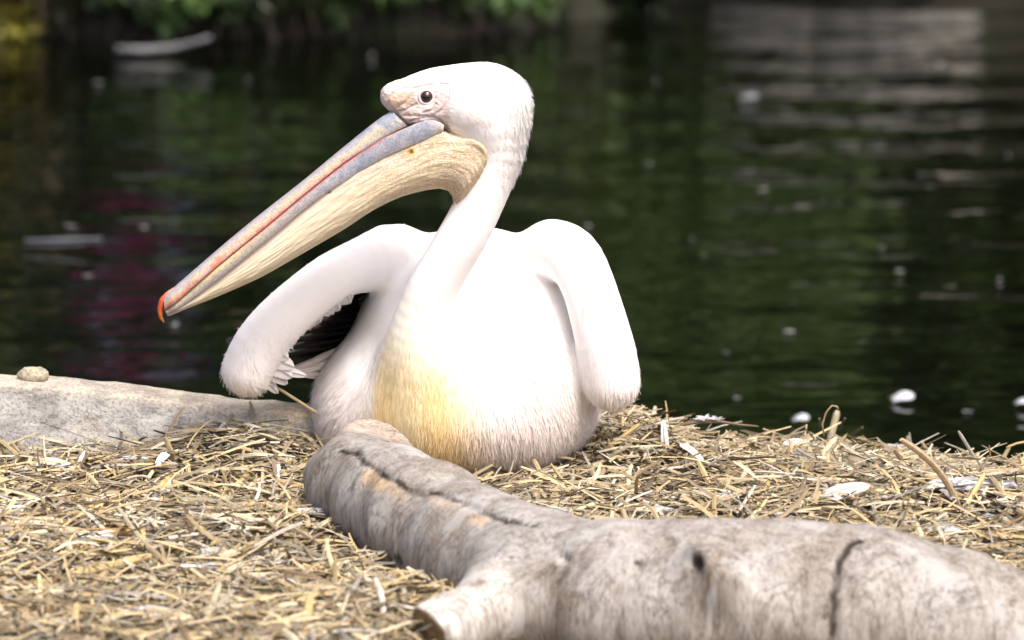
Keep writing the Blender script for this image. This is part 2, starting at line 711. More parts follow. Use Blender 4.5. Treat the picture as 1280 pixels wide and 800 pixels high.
def tube_mesh(name, paths, seg=7, cols=None):
    """tapered tubes; each path is a list of (point, radius)"""
    VV, QQ, base = [], [], 0
    for path in paths:
        pts = np.array([p for p, r in path], float)
        rad = np.array([r for p, r in path], float)
        m = len(pts)
        tan = np.gradient(pts, axis=0)
        tan /= np.linalg.norm(tan, axis=1)[:, None] + 1e-9
        ref = np.array([0.31, 0.87, 0.39])
        a = np.cross(tan, ref)
        a /= np.linalg.norm(a, axis=1)[:, None] + 1e-9
        b = np.cross(tan, a)
        th = np.linspace(0, 2 * math.pi, seg, endpoint=False)
        ring = pts[:, None] + rad[:, None, None] * (np.cos(th)[None, :, None] * a[:, None] + np.sin(th)[None, :, None] * b[:, None])
        VV.append(ring.reshape(-1, 3))
        VV.append(pts[[0, -1]])
        QQ.append(grid_quads(m, seg, True) + base)
        j = np.arange(seg)
        j2 = (j + 1) % seg
        c0, c1 = base + m * seg, base + m * seg + 1
        QQ.append(np.stack([np.full(seg, c0), base + j, base + j2, base + j2], 1))
        QQ.append(np.stack([np.full(seg, c1), base + (m - 1) * seg + j2, base + (m - 1) * seg + j, base + (m - 1) * seg + j], 1))
        base += m * seg + 2
    V = np.concatenate(VV)
    Q = np.concatenate(QQ)
    quads = Q[Q[:, 2] != Q[:, 3]]
    tris = Q[Q[:, 2] == Q[:, 3]][:, :3]
    me = bpy.data.meshes.new(name)
    me.from_pydata(V.tolist(), [], quads.tolist() + tris.tolist())
    me.polygons.foreach_set("use_smooth", np.ones(len(me.polygons), bool))
    if cols is not None:
        at = me.attributes.new("Col", 'FLOAT_COLOR', 'POINT')
        at.data.foreach_set("color", np.tile(np.r_[cols, 1.0], (len(V), 1)).astype(np.float32).ravel())
    me.update()
    return me


def leaf_cols(n, k, c1, c2):
    kk = rng.uniform(0, 1, int(k.max()) + 1)[k]
    c = mixc(np.array(c1), np.array(c2), np.clip((kk - .5) * 1.3 + .4 + rng.uniform(0, .25, n), 0, 1))
    return c * rng.uniform(.75, 1.2, n)[:, None]


def shrub(name, label, cat, base, radii, n, size, c1, c2, group=None, flowers=None, nclump=22, lift=None):
    base = np.asarray(base, float)
    root = empty(name, base, label, cat, group)
    ctr = np.array([0, 0, radii[2] * .95 if lift is None else lift])
    p, off, k, cc = clump_points(n, ctr, radii, nclump)
    cr = obj("crown", leaf_mesh("crown", p, off + rng.normal(size=off.shape) * .02 + np.array([0, 0, -.02]), size, leaf_cols(n, k, c1, c2)), M_LEAF, root)
    paths = []
    for q in cc[::2]:
        mid = q * .5 + rng.normal(size=3) * .04
        s0 = np.array([rng.normal() * .04, rng.normal() * .04, -.15])
        ks = .3 if cat == "ivy" else 1.0
        paths.append([(s0, .009 * ks), (mid * [1, 1, .9], .006 * ks), (q, .003 * ks)])
    obj("stem", tube_mesh("stem", paths, 5), M_BARK, root)
    if flowers:
        fc, fn, fs, fctr, frad = flowers
        fp, fo, fk, _ = clump_points(fn, fctr, frad, 9)
        obj("blossom", leaf_mesh("blossom", fp, fo, fs, leaf_cols(fn, fk, fc, tuple(np.array(fc) * .6)), .8), M_LEAF, root)
    return root


def tree(name, label, base, h, crown_c, crown_r, n, c1, c2):
    base = np.asarray(base, float)
    root = empty(name, base, label, "tree", "unseen shade trees on the far bank")
    p, off, k, cc = clump_points(n, crown_c, crown_r, 46, .32)
    obj("crown", leaf_mesh("crown", p, off + rng.normal(size=off.shape) * .1, .17, leaf_cols(n, k, c1, c2), .55), M_LEAF, root)
    top = np.array(crown_c, float)
    paths = [[(np.array([0, 0, -.4]), .24), (top * .25, .19), (top * .55 + [.08, 0, 0], .15), (top * .85, .10), (top, .05)]]
    for q in cc[::2]:
        s = rng.uniform(.35, .85)
        a = top * s
        paths.append([(a, .07), (a * .5 + q * .5 + [0, 0, .15], .045), (q, .015)])
    obj("trunk", tube_mesh("trunk", paths, 8), M_BARK, root)


DG, MG, YG = (.006, .013, .004), (.078, .145, .038), (.20, .29, .075)
# unseen trees, added so that their crowns shade the far bank
tree("shade_tree", "tall unseen leafy tree with dark crown added to shade the far pond bank", (-3.6, 10.6, 0.2), 6, (0.3, -1.0, 4.6), (3.0, 2.8, 2.2), 9000, DG, MG)
tree("shade_tree", "unseen leafy shade tree with mid green crown behind the purple flowering shrub", (0.6, 11.2, 0.2), 6, (0.2, -1.4, 4.4), (2.9, 2.9, 2.2), 9000, DG, MG)
tree("shade_tree", "unseen spreading shade tree with yellow green crown behind the pale flat rock", (4.4, 11.4, 0.2), 6, (0.2, -1.6, 4.6), (3.0, 3.0, 2.3), 9000, MG, YG)
tree("shade_tree", "unseen slender shade tree standing in the gap of the far hedge", (7.6, 9.9, 0.2), 6, (0.0, -1.4, 4.5), (2.6, 2.6, 2.2), 7000, DG, MG)

sh = [(-3.4, .9, 1.0, DG, MG), (-2.35, .75, .85, MG, YG), (-.35, .7, .9, DG, MG), (.30, .9, 1.15, MG, YG), (1.2, .95, .95, DG, MG),
      (1.95, .8, 1.05, MG, YG), (2.9, .9, 1.2, DG, MG), (4.0, 1.0, 1.2, DG, MG)]
names = ["dark evergreen shrub at the shaded far end of the bank", "pale green shrub beside a gap where sky shows",
         "dark green shrub overhanging the water behind the pelican head", "light green leafy shrub rising from the bank bend",
         "dark leafy shrub growing above the pale flat rock", "bright green bush to the side of the pale flat rock",
         "broad dark shrub hanging low over the water", "large dark shrub at the outer end of the far bank"]
for (x, rx, rz, a, b), lab in zip(sh, names):
    y = float(bank_line(x)) + .40
    shrub("bank_shrub", lab, "shrub", (x, y, .1), (rx, .62, rz), 6000, .095, a, b, "shrubs along the far bank", nclump=34, lift=rz * .72)
# a second, higher hedge row that closes the view under the crowns
for q, x in enumerate((-5.2, -3.3, -1.75, -.1, .85, 1.7, 2.6, 3.4, 5.2)):
    shrub("hedge_bush", "tall hedge bush standing behind the front row of bank shrubs", "bush", (x, float(bank_line(x)) + 2.1, .3), (1.25, .8, 2.1), 6500, .17,
          DG, MG, "tall hedge bushes on the far bank", nclump=34)
shrub("flowering_shrub", "green shrub with magenta purple blossom leaning over the pond", "shrub",
      (-1.05, float(bank_line(-1.05)) + .55, .0), (.62, .45, .60), 2200, .07, DG, MG, None,
      ((.42, .07, .23), 210, .07, (-.02, -.40, .42), (.22, .12, .13)))
# ivy and grass curtains hanging down to the waterline
for q, (px, w, hh, lab, a, b) in enumerate([
        (230, .20, .16, "bright ivy trailing down the bank above the grey branch", MG, (.14, .24, .06)),
        (300, .12, .14, "dark ivy hanging beside the dry grass tuft", DG, MG),
        (15, .10, .22, "yellowish leafy weed at the bank edge", (.16, .15, .02), (.26, .22, .04)),
        (90, .22, .14, "brown green creeper hanging over the shaded bank", DG, (.07, .08, .03)),
        (385, .12, .12, "short green weed rooted in the mossy bank", MG, (.10, .17, .05)),
        (520, .10, .10, "small fern clump on the bank behind the bill", MG, (.10, .18, .05)),
        (455, .10, .10, "low dark weed between fern and green weed", DG, MG),
        (600, .20, .16, "leafy creeper spilling down the bank behind the pelican nape", DG, MG),
        (690, .18, .18, "bright creeper at the bend of the far bank", MG, YG),
        (800, .20, .18, "dark creeper beside the end of the pale rock ledge", DG, MG),
        (160, .20, .20, "green creeper hanging behind the grey branch", DG, MG),
        (340, .18, .20, "broad leafy creeper between ivy and green weed", DG, YG)]):
    x = (px - 640) / FPX * 13.75
    y = float(bank_line(x)) - .13
    shrub("ivy_clump", lab, "ivy", (x, y, -.20), (w, .10, hh), int(3200 * w) + 100, .06, tuple(np.array(a) * 1.2), tuple(np.array(b) * .8), "ivy and weeds on the far bank", nclump=9, lift=.06)
# dry hanging roots
for q, px in enumerate((268, 278, 290, 305, 372, 60, 45)):
    x = (px - 640) / FPX * 13.5
    y = float(bank_line(x)) - .10
    pts = []
    for t in np.linspace(0, 1, 6):
        pts.append((np.array([x + .05 * t * math.sin(q * 2.1) + .012 * math.sin(9 * t + q), y - .05 * t, .12 - .46 * t]), .0035 * (1 - .6 * t) + .0015))
    obj("hanging_root", tube_mesh("hanging_root", pts and [pts], 5, (.2, .16, .1)), M_TWIG, None,
        "thin dry root hanging down the bank into the water", "root", "roots hanging from the far bank")
# grey branch at the waterline
pts = [(PZ(146, 62, WATER_Z + .02), .011), (PZ(180, 63, WATER_Z + .02), .012), (PZ(215, 60, WATER_Z + .025), .010), (PZ(240, 54, WATER_Z + .04), .008), (PZ(262, 47, WATER_Z + .06), .007)]
obj("fallen_branch", tube_mesh("fallen_branch", [pts], 8), mat_plain("grey_branch", (.17, .17, .18), .8, .2), None,
    "pale grey branch lying at the waterline of the far bank", "branch")


# ------------------------------------------------------------------ rocks
def rock(name, lab, c, r, h, seed, tint, rot=0.0, mat=None, group=None):
    c, r = np.asarray(c, float), np.asarray(r, float)

    def f(p):
        q = p / 1.0
        d = ellipsoid(q, (0, 0, 0), r)
        n = fbm(p, 2.2 / r.min(), seed, 3) - .5
        return d + n * r.min() * .55
    V, Q = surface_nets(f, -r * 1.5, r * 1.5, h)
    cs = np.tile(np.array(tint, float), (len(V), 1))
    o = obj(name, mesh_np(name, V, Q, cs), mat or M_STONE, None, lab, "rock", group)
    o.location = c
    o.rotation_euler.z = rot
    return o


for px, rx, lab in ((930, .34, "blocky end of the pale rock ledge at the far waterline"), (1020, .38, "long pale rock in the middle of the far ledge"),
                    (1110, .34, "rounded pale rock closing the far ledge")):
    x = (px - 640) / FPX * 14.9
    rock("pale_rock", lab, (x, float(bank_line(x)) - .02, -.22), (rx, .18, .12), .03, px, (1.3, 1.33, 1.42))
# ------------------------------------------------------------------ the grey stone slab on the left
SL_Y = .075


def f_slab(p):
    x = p[:, 0]
    top = np.interp(x, [-1.2, -.66, -.55, -.40, -.33, -.26, -.18], [.103, .098, .090, .070, .063, .058, .048]).astype(np.float32)
    y0 = SL_Y + (p[:, 2]) * .12
    q = np.stack([np.maximum(np.maximum(-1.25 - x, x + .17), -1), np.maximum(y0 - p[:, 1], p[:, 1] - (SL_Y + .085)), np.maximum(-.12 - p[:, 2], p[:, 2] - top)], 1)
    d = smax(smax(q[:, 0], q[:, 1], .010), q[:, 2], .005)
    lip = smax(smax(np.abs(p[:, 1] - SL_Y - .004) - .010, np.abs(p[:, 2] - .004) - .006, .006), x + .42, .02)
    d = smin(d, lip, .008)
    nr_ = np.abs(d) < .03
    if nr_.any():
        d[nr_] += (fbm(p[nr_], 26, 5, 3) - .5) * .007 + (fbm(p[nr_], 7, 8, 2) - .5) * .009
    return d


V, Q = surface_nets(f_slab, (-1.30, .02, -.16), (-.12, .22, .16), .006)
cs = np.tile(np.array([1.0, 1.0, 1.0]), (len(V), 1))
edge = sstep(.012, .003, np.interp(V[:, 0], [-1.2, -.66, -.55, -.40, -.33, -.26, -.18], [.103, .098, .090, .070, .063, .058, .048]) - V[:, 2])
cs = mixc(cs, (1.0, .88, .72), edge * .7)
cs = mixc(cs, (.95, .74, .52), sstep(.014, .006, np.abs(V[:, 2] - .004)) * .6)
cs = mixc(cs, (1.12, .92, .66), sstep(.55, .75, fbm(V, 9, 31)) * .6)
obj("stone_slab", mesh_np("stone_slab", V, Q, cs), M_STONE, None, "long weathered grey stone slab edging the straw beside the water", "stone slab")
pb = P(41, 469, SL_Y + .05)
rock("pebble", "small rounded tan stone lying on top of the grey slab", pb, (.021, .016, .011), .003, 4, (1.1, .92, .70))


# ------------------------------------------------------------------ the log
def L(px, py, y, r):
    return (P(px, py, y), rpx(r, y))


LOG_MAIN = [L(1420, 905, -.84, 116), L(1290, 846, -.84, 116), L(1180, 806, -.83, 118), L(1080, 780, -.82, 118), L(980, 772, -.81, 118), L(880, 768, -.80, 116), L(780, 764, -.78, 110), L(690, 752, -.72, 98), L(630, 722, -.64, 84)]
LOG_ARM = [L(640, 722, -.64, 84), L(590, 690, -.57, 80), L(540, 660, -.48, 76), L(490, 632, -.38, 68), L(445, 608, -.28, 56), L(425, 600, -.23, 46)]
LOG_STUMP = [L(500, 626, -.30, 60), L(476, 592, -.25, 46), L(468, 562, -.22, 37), L(466, 530, -.21, 34)]
LOG_CUT = [L(670, 722, -.70, 62), L(614, 760, -.80, 46), L(568, 780, -.86, 37), L(522, 796, -.91, 38)]
LOG_KNOT = [L(1020, 835, -.84, 50), L(950, 772, -.870, 46), L(908, 732, -.880, 37), L(880, 710, -.884, 29)]


def f_log0(p):
    a = chain(p, LOG_MAIN, .03)
    a = smin(a, chain(p, LOG_ARM, .03), .05)
    st = chain(p, LOG_STUMP, .02)
    cutp = P(468, 536, -.21)
    st = smax(st, (p - cutp.astype(np.float32)) @ np.array([.12, -.25, .96], np.float32), .008)
    a = smin(a, st, .035)
    c = chain(p, LOG_CUT, .02)
    cn = np.array([-.74, -.52, -.42], np.float32)
    cp_ = P(536, 788, -.895).astype(np.float32)
    c = smax(c, (p - cp_) @ cn, .006)
    a = smin(a, c, .045)
    k = chain(p, LOG_KNOT, .015)
    k = smax(k, (p - P(868, 706, -.89).astype(np.float32)) @ np.array([-.85, -.50, .15], np.float32), .006)
    a = smin(a, k, .022)
    nr_ = np.abs(a) < .035
    if nr_.any():
        q = p[nr_]
        a[nr_] += (fbm(q, 6, 41, 3) - .5) * .013 + (fbm(q * np.array([1, 1, .4], np.float32), 34, 44, 2) - .5) * .006
    return a


def hit(f, px, py, t0=4.0, t1=7.5):
    d = ray(px, py)
    d = d / np.linalg.norm(d)
    t = t0
    for _ in range(200):
        v = float(f((CAM + d * t)[None].astype(np.float32))[0])
        if v < 4e-4 or t > t1:
            break
        t += v * .7
    return CAM + d * t


def dense(pts, st):
    out = []
    for a_, b_ in zip(pts[:-1], pts[1:]):
        n_ = max(1, int(math.hypot(b_[0] - a_[0], b_[1] - a_[1]) / st))
        for k_ in range(n_):
            out.append((a_[0] + (b_[0] - a_[0]) * k_ / n_ + rng.normal() * 1.2, a_[1] + (b_[1] - a_[1]) * k_ / n_ + rng.normal() * 1.2))
    return out + [pts[-1]]


cr1 = [hit(f_log0, *q) for q in dense([(425, 563), (445, 566), (462, 580), (485, 596), (510, 610), (530, 618), (548, 614), (570, 624), (590, 634), (612, 643), (640, 652), (668, 656)], 7)]
cr2 = [hit(f_log0, *q) for q in dense([(1078, 676), (1060, 684), (1052, 698), (1046, 712), (1047, 728), (1042, 745), (1044, 765), (1040, 790)], 7)]
kh = hit(f_log0, 869, 706)
KEYS = [(hit(f_log0, 498, 705), .010), (hit(f_log0, 705, 700), .007), (hit(f_log0, 797, 708), .006)]


def f_log(p):
    a = f_log0(p)
    near = a < .03
    if near.any():
        q = p[near]
        wob = ((vnoise(q, 60, 5) - .5) * .006)
        e = np.minimum(chain(q, [(c, .0032) for c in cr1], .002), chain(q, [(c, .0034) for c in cr2], .002)) + wob * .6
        e = np.minimum(e, capsule(q, kh, kh + np.array([.012, .02, -.002]), .010, .004))
        for c, r in KEYS:
            e = np.minimum(e, capsule(q, c, c + [0, .01, 0], r, r * .6))
        a[near] = smax(a[near], -e, .004)
    return a


V, Q = surface_nets(f_log, (-.32, -1.08, -.18), (.80, -.08, .20), .0042)
nrm = vnormals(V, Q)
base = np.tile(np.array([.325, .305, .28]), (len(V), 1))
pxy = np.stack([640 + (V[:, 0]) / ((V[:, 1] + 6) * CP - (V[:, 2] - CAM[2]) * SP) * FPX,
                400 - ((V[:, 1] + 6) * SP + (V[:, 2] - CAM[2]) * CP) / ((V[:, 1] + 6) * CP - (V[:, 2] - CAM[2]) * SP) * FPX], 1)


def seg_dist(V, pts):
    return chain(V.astype(np.float32), [(c, 0.0) for c in pts], 1e-4)


fn1 = fbm(V, (14, 14, 4), 51)
fn2 = fbm(V, 8, 52)
base = mixc(base, (.37, .36, .345), sstep(.45, .62, fn2) * .85)                 # bleached grey
base = mixc(base, (.255, .22, .185), sstep(.52, .68, fn1) * .6)                  # brown stain
base = mixc(base, (.215, .185, .155), sstep(.045, -.04, V[:, 2] + (fn1 - .5) * .06) * .7)           # darker brown towards the bottom
d1 = seg_dist(V, [c + np.array([-.012, -.012, 0]) for c in cr1[len(cr1) // 6:len(cr1) * 2 // 5]])
base = mixc(base, (.60, .44, .28), sstep(.020, .006, d1 + (fn1 - .5) * .02) * .9)  # bare tan wood along the crack
d1 = seg_dist(V, [c + np.array([-.010, -.010, 0]) for c in cr1[len(cr1) // 2:len(cr1) * 4 // 5]])
base = mixc(base, (.60, .45, .30), sstep(.014, .004, d1 + (fn1 - .5) * .02) * .8)
dst = chain(V.astype(np.float32), [(a, 0.0) for a, r in LOG_STUMP[1:]], 1e-4) - .04
base = mixc(base, (.46, .37, .30), sstep(.01, -.005, dst) * .7)                  # pinkish brown stump
fn3 = fbm(V, (30, 30, 9), 61)
dcut = chain(V.astype(np.float32), [(a, 0.0) for a, r in LOG_CUT[1:]], 1e-4)
base = mixc(base, (.58, .565, .535), sstep(.055, .035, dcut) * sstep(.32, .5, fn3) * .9)      # whitewashed stub
for (qx, qy, rr) in ((655, 730, .022), (598, 700, .022), (520, 690, .018), (950, 705, .038), (1165, 740, .05), (830, 745, .022), (735, 725, .02), (470, 650, .03)):
    c = hit(f_log0, qx, qy)
    dd = np.linalg.norm((V - c) * [1, .8, .5], axis=1)
    base = mixc(base, (.37, .36, .345), sstep(rr, rr * .3, dd + (fn3 - .5) * rr * 1.6) * .85)
cutn = np.array([-.74, -.52, -.42])
cutf = (np.abs((V - P(536, 788, -.895)) @ cutn) < .006) & (nrm @ cutn > .8) & (dcut < .06)
base[cutf] = (.34, .24, .14)
ec = np.minimum(seg_dist(V, cr1) - .0030, seg_dist(V, cr2) - .0036)
base = mixc(base, (.035, .028, .022), sstep(.0022, -.0005, ec))
base = mixc(base, (.07, .05, .035), sstep(.013, .006, np.linalg.norm(V - kh, axis=1)))
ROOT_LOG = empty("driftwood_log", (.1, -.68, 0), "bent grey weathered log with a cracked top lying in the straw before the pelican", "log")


def split_part(name, face_mask, root, V, Q, cols, nrm, mat, label=None):
    q = Q[face_mask]
    ids = np.unique(q)
    remap = -np.ones(len(V), np.int64)
    remap[ids] = np.arange(len(ids))
    return obj(name, mesh_np(name, local(V[ids], root), remap[q], cols[ids], normals=nrm[ids]), mat, root, label)


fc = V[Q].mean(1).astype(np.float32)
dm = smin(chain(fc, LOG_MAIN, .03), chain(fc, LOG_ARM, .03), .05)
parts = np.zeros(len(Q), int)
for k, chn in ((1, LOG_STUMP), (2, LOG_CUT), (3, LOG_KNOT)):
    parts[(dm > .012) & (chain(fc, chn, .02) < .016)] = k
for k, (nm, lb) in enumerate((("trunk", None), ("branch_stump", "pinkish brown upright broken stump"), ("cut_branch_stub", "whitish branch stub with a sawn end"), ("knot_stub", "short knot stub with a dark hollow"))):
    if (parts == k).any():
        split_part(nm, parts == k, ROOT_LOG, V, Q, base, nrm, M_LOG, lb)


# ------------------------------------------------------------------ the pelican
YH = -.05                                      # depth of the head's middle plane
ROOT = empty("pelican", (P(585, 590, .1)[0], .10, 0), "white pelican with yellow breast and long bill sitting on the straw", "pelican")


def B(px, py, y, r):
    return (P(px, py, y), rpx(r, y))


NECK = [B(546, 514, .03, 88), B(533, 472, -.005, 66), B(527, 428, -.025, 46), B(529, 392, -.036, 34.5), B(539, 361, -.043, 31), B(556, 331, -.047, 30.5), B(579, 296, -.05, 31),
        B(599, 256, -.05, 29.5), B(613, 222, -.05, 30), B(623, 192, -.05, 33), B(620, 166, -.05, 41), B(611, 138, -.05, 46)]
WING_L = [B(486, 321, .10, 41), B(452, 331, .07, 33), B(418, 343, .045, 31), B(372, 379, .03, 31), B(335, 415, .03, 33), B(314, 448, .03, 35), B(309, 464, .03, 33)]
WING_R = [B(690, 315, .08, 41), B(706, 314, .05, 38), B(724, 328, .02, 35), B(738, 362, .0, 33), B(749, 403, -.008, 35), B(760, 446, -.008, 38), B(764, 476, -.008, 37)]


def fine_chain(pts, n=16):
    a_ = np.array([np.r_[p_, r_] for p_, r_ in pts])
    q_ = polyline(a_, np.linspace(0, 1, n))
    for _k in range(2):
        q_[1:-1] = q_[1:-1] * .5 + (q_[:-2] + q_[2:]) * .25
    return [(v_[:3], float(v_[3])) for v_ in q_]


WL_F, WR_F, NK_F = fine_chain(WING_L, 15), fine_chain(WING_R, 15), fine_chain(NECK, 28)


Z_LO, Z_HI = float(P(700, 345, .03)[2]), float(P(700, 300, .03)[2])


def f_bird(p):
    p = p.astype(np.float32)
    t = ellipsoid(p, P(577, 486, .15), (.178, .225, .108))
    t = smin(t, ellipsoid(p, P(591, 398, .155), (.141, .20, .115)), .05)
    t = smin(t, ellipsoid(p, P(584, 440, .40), (.13, .24, .10)), .08)              # back and rump
    t = smin(t, ellipsoid(p, P(472, 515, .09), (.072, .10, .070)), .05)
    t = smin(t, ellipsoid(p, P(648, 472, .055), (.078, .09, .085)), .07)
    # keel crease: breast muscle of the far side
    n = chain(p, NK_F, .0004)
    t = smin(t, n, .026)
    # wings: rounded arm with the folded hand running back along the flank
    wl = chain(p, WL_F, .0004)
    wl = smin(wl, chain(p, [(WING_L[0][0] + [.01, .10, -.01], .036), (WING_L[1][0] + [-.01, .14, -.035], .030), (WING_L[3][0] + [.06, .20, -.02], .018)], .02), .03)
    wr = chain(p, WR_F, .0004)
    wr = smin(wr, chain(p, [(WING_R[0][0] + [0, .10, -.01], .036), (WING_R[2][0] + [-.022, .16, -.05], .032), (WING_R[4][0] + [-.04, .16, .0], .028)], .03), .05)
    up_ = sstep(Z_LO, Z_HI, p[:, 2]).astype(np.float32)
    t = smin(t, wl, .016 + .008 * up_)
    t = smin(t, wr, .008 + .022 * up_)
    # head
    hd = ellipsoid(p, P(606, 131, YH), (rpx(55), .040, rpx(52.5)))
    hd = smin(hd, ellipsoid(p, P(560, 118, YH), (rpx(52), .034, rpx(35))), .02)
    hd = smin(hd, ellipsoid(p, P(515, 117, YH), (rpx(36), .0255, rpx(17.5))), .02)
    hd = smin(hd, ellipsoid(p, P(540, 134, YH), (rpx(44), .031, rpx(20))), .012)
    hd = smin(hd, ellipsoid(p, P(522, 143, YH), (rpx(27), .029, rpx(14))), .010)
    hd = smin(hd, ellipsoid(p, P(497, 123, YH), (rpx(19), .024, rpx(16))), .012)
    t = smin(t, hd, .02)
    # eye socket
    t = smax(t, -ellipsoid(p, P(533, 121, YH - .036), (.011, .0075, .010)), .006)
    return t


LO, HI = (-.38, -.13, -.03), (.18, .65, .53)
V, Q = surface_nets(f_bird, LO, HI, .0034)
# light relaxation of the net
for _ in range(2):
    acc = np.zeros_like(V)
    cnt = np.zeros(len(V))
    for a, b in ((0, 1), (1, 2), (2, 3), (3, 0)):
        np.add.at(acc, Q[:, a], V[Q[:, b]])
        np.add.at(cnt, Q[:, a], 1)
        np.add.at(acc, Q[:, b], V[Q[:, a]])
        np.add.at(cnt, Q[:, b], 1)
    V = V * .5 + acc / cnt[:, None] * .5
nrm = vnormals(V, Q)


def to_px(V):
    d = V - CAM
    w = d[:, 1] * CP - d[:, 2] * SP
    return np.stack([640 + d[:, 0] / w * FPX, 400 - (d[:, 1] * SP + d[:, 2] * CP) / w * FPX], 1)


WHITE = np.array([.88, .855, .84])
PINKW = np.array([.89, .80, .75])


def bird_color(V):
    """plumage colours: white, a pink tinge with painted warm shade below, a yellow breast patch, bare face skin"""
    q = to_px(V)
    x, y = q[:, 0], q[:, 1]
    c = np.tile(WHITE, (len(V), 1))
    low = sstep(420, 560, y + 14 * (vnoise(V, 40, 3) - .5))
    c = mixc(c, PINKW, low * .85)  # natural pink tinge, with the warm shade of the underparts mixed in
    # yellow breast patch on the lower neck
    front = sstep(.10, .02, V[:, 1])
    left = np.interp(y, [340, 360, 390, 430, 470, 520, 600], [512, 504, 492, 480, 466, 459, 468])
    right = np.interp(y, [340, 360, 390, 430, 470, 530, 600], [522, 530, 548, 566, 582, 598, 604])
    u = (x - left) / np.maximum(right - left, 1)
    jit = (vnoise(V, (120, 60, 18), 11) - .5)
    uu = u + jit * .14
    patch = sstep(-.04, .12, uu) * sstep(1.22, .62, uu) * sstep(332, 440, y + jit * 24) * front
    deep = sstep(400, 500, y) * (.55 + .45 * sstep(.45, .75, uu) + .15 * sstep(.3, .1, uu))
    yl = mixc(np.array([.91, .85, .62]), np.array([.89, .68, .33]), np.clip(deep + jit * .35, 0, 1))
    c = mixc(c, yl, patch * (.5 + .42 * sstep(400, 490, y)))
    # bare facial skin
    face = sstep(592, 540, x + np.abs(y - 118) * .5) * sstep(162, 148, y) * (V[:, 1] < YH + .05)
    face = sstep(570, 556, x) * sstep(92, 104, y - np.clip((540 - x) * .10, 0, 6)) * sstep(165, 150, y)
    c = mixc(c, (.62, .51, .49), face * .85)
    lump = sstep(20, 6, np.hypot((x - 500) * .75, (y - 124) * 1.3))
    c = mixc(c, (.58, .42, .28), lump * .9 * (.45 + .9 * vnoise(V, 220, 5)).clip(0, 1))
    c = mixc(c, (.55, .42, .30), sstep(8, 2, np.abs(y - 138 - (x - 490) * .25)) * sstep(485, 495, x) * sstep(530, 512, x) * .6)
    cheek_shade = np.hypot((x - 592) / 22, (y - 150) / 16)
    c = mixc(c, (.80, .70, .63), sstep(1.2, .2, cheek_shade) * .5)  # slight shade on the cheek, painted into the plumage colour
    # rubbed tan marks on the right wing
    mk = sstep(9, 2, np.abs(x - 733 - (y - 390) * .06)) * sstep(352, 372, y) * sstep(430, 410, y) * sstep(.5, .7, vnoise(V, (150, 150, 70), 9))
    c = mixc(c, (.56, .44, .30), mk * .7)
    return c * (.97 + .05 * vnoise(V, 30, 8))[:, None]


# facial folds as fine relief: the face quads are divided four by four and drawn back onto the form
qc = to_px(V[Q].mean(1))
fm = (qc[:, 0] < 580) & (qc[:, 1] < 176)
FQ = Q[fm]
KS = 4
gu, gv = np.meshgrid(np.linspace(0, 1, KS + 1), np.linspace(0, 1, KS + 1), indexing='ij')
wts = np.stack([(1 - gu) * (1 - gv), gu * (1 - gv), gu * gv, (1 - gu) * gv], -1).reshape(-1, 4)
sub = np.einsum('kc,qcd->qkd', wts, V[FQ]).reshape(-1, 3)
keyq = np.round(sub * 1e5).astype(np.int64)
_, first, inv = np.unique(keyq, axis=0, return_index=True, return_inverse=True)
subV = sub[first]
sq = (np.arange(len(FQ))[:, None, None] * (KS + 1) ** 2 + grid_quads(KS + 1, KS + 1)[None]).reshape(-1, 4)
subQ = inv.ravel()[sq] + len(V)
subN = vnormals(subV, subQ - len(V))
e1 = f_bird(subV.astype(np.float32))
qf = to_px(subV)
fx, fy = qf[:, 0], qf[:, 1]
facew = sstep(572, 556, fx) * sstep(88, 97, fy) * sstep(172, 158, fy)
FOLDS = [[(484, 131), (486, 120), (495, 112), (508, 109), (521, 110)], [(521, 110), (530, 107), (545, 104), (558, 105), (561, 112), (560, 126), (552, 138), (541, 145), (524, 148)],
         [(497, 135), (506, 128), (514, 120), (521, 110)], [(500, 139), (510, 136), (520, 130)], [(506, 144), (520, 146), (534, 145)],
         [(512, 152), (530, 146), (544, 147), (553, 153), (562, 163)], [(545, 130), (540, 138), (528, 142)]]
fold = np.zeros(len(subV))
p3 = np.stack([fx, fy, 0 * fx], 1).astype(np.float32)
for ln_ in FOLDS:
    d_ = chain(p3 + np.stack([vnoise(subV, 160, 7) - .5, vnoise(subV, 160, 6) - .5, 0 * fx], 1).astype(np.float32) * 2.5, [(np.array([a_, b_, 0.0]), 0.0) for a_, b_ in ln_], 1e-3)
    fold = np.maximum(fold, np.exp(-(d_ / 1.5) ** 2))
wr_ = (fbm(subV, (150, 150, 240), 71) - .5) * .0019 + (fbm(subV, (330, 330, 560), 73, 2) - .5) * .0011
subV = subV - subN * np.clip(e1, -.002, .002)[:, None] * .5 * facew[:, None] + subN * ((wr_ - fold * .0015) * facew)[:, None]
FOLDC = np.concatenate([np.zeros(len(V)), fold * facew])
V = np.concatenate([V, subV])
Q = np.concatenate([Q[~fm], subQ])
nrm = np.concatenate([nrm, subN])
fy = to_px(V)[:, 1]
# broad soft feather tracts on the body
V = V + nrm * ((fbm(V, (26, 26, 14), 75, 2) - .5) * .0016 * sstep(240, 330, fy))[:, None]
bcol = bird_color(V)
bcol = mixc(bcol, (.52, .39, .35), FOLDC * .5)
body = obj("body", mesh_np("body", local(V, ROOT), Q, bcol), M_PLUM, ROOT)

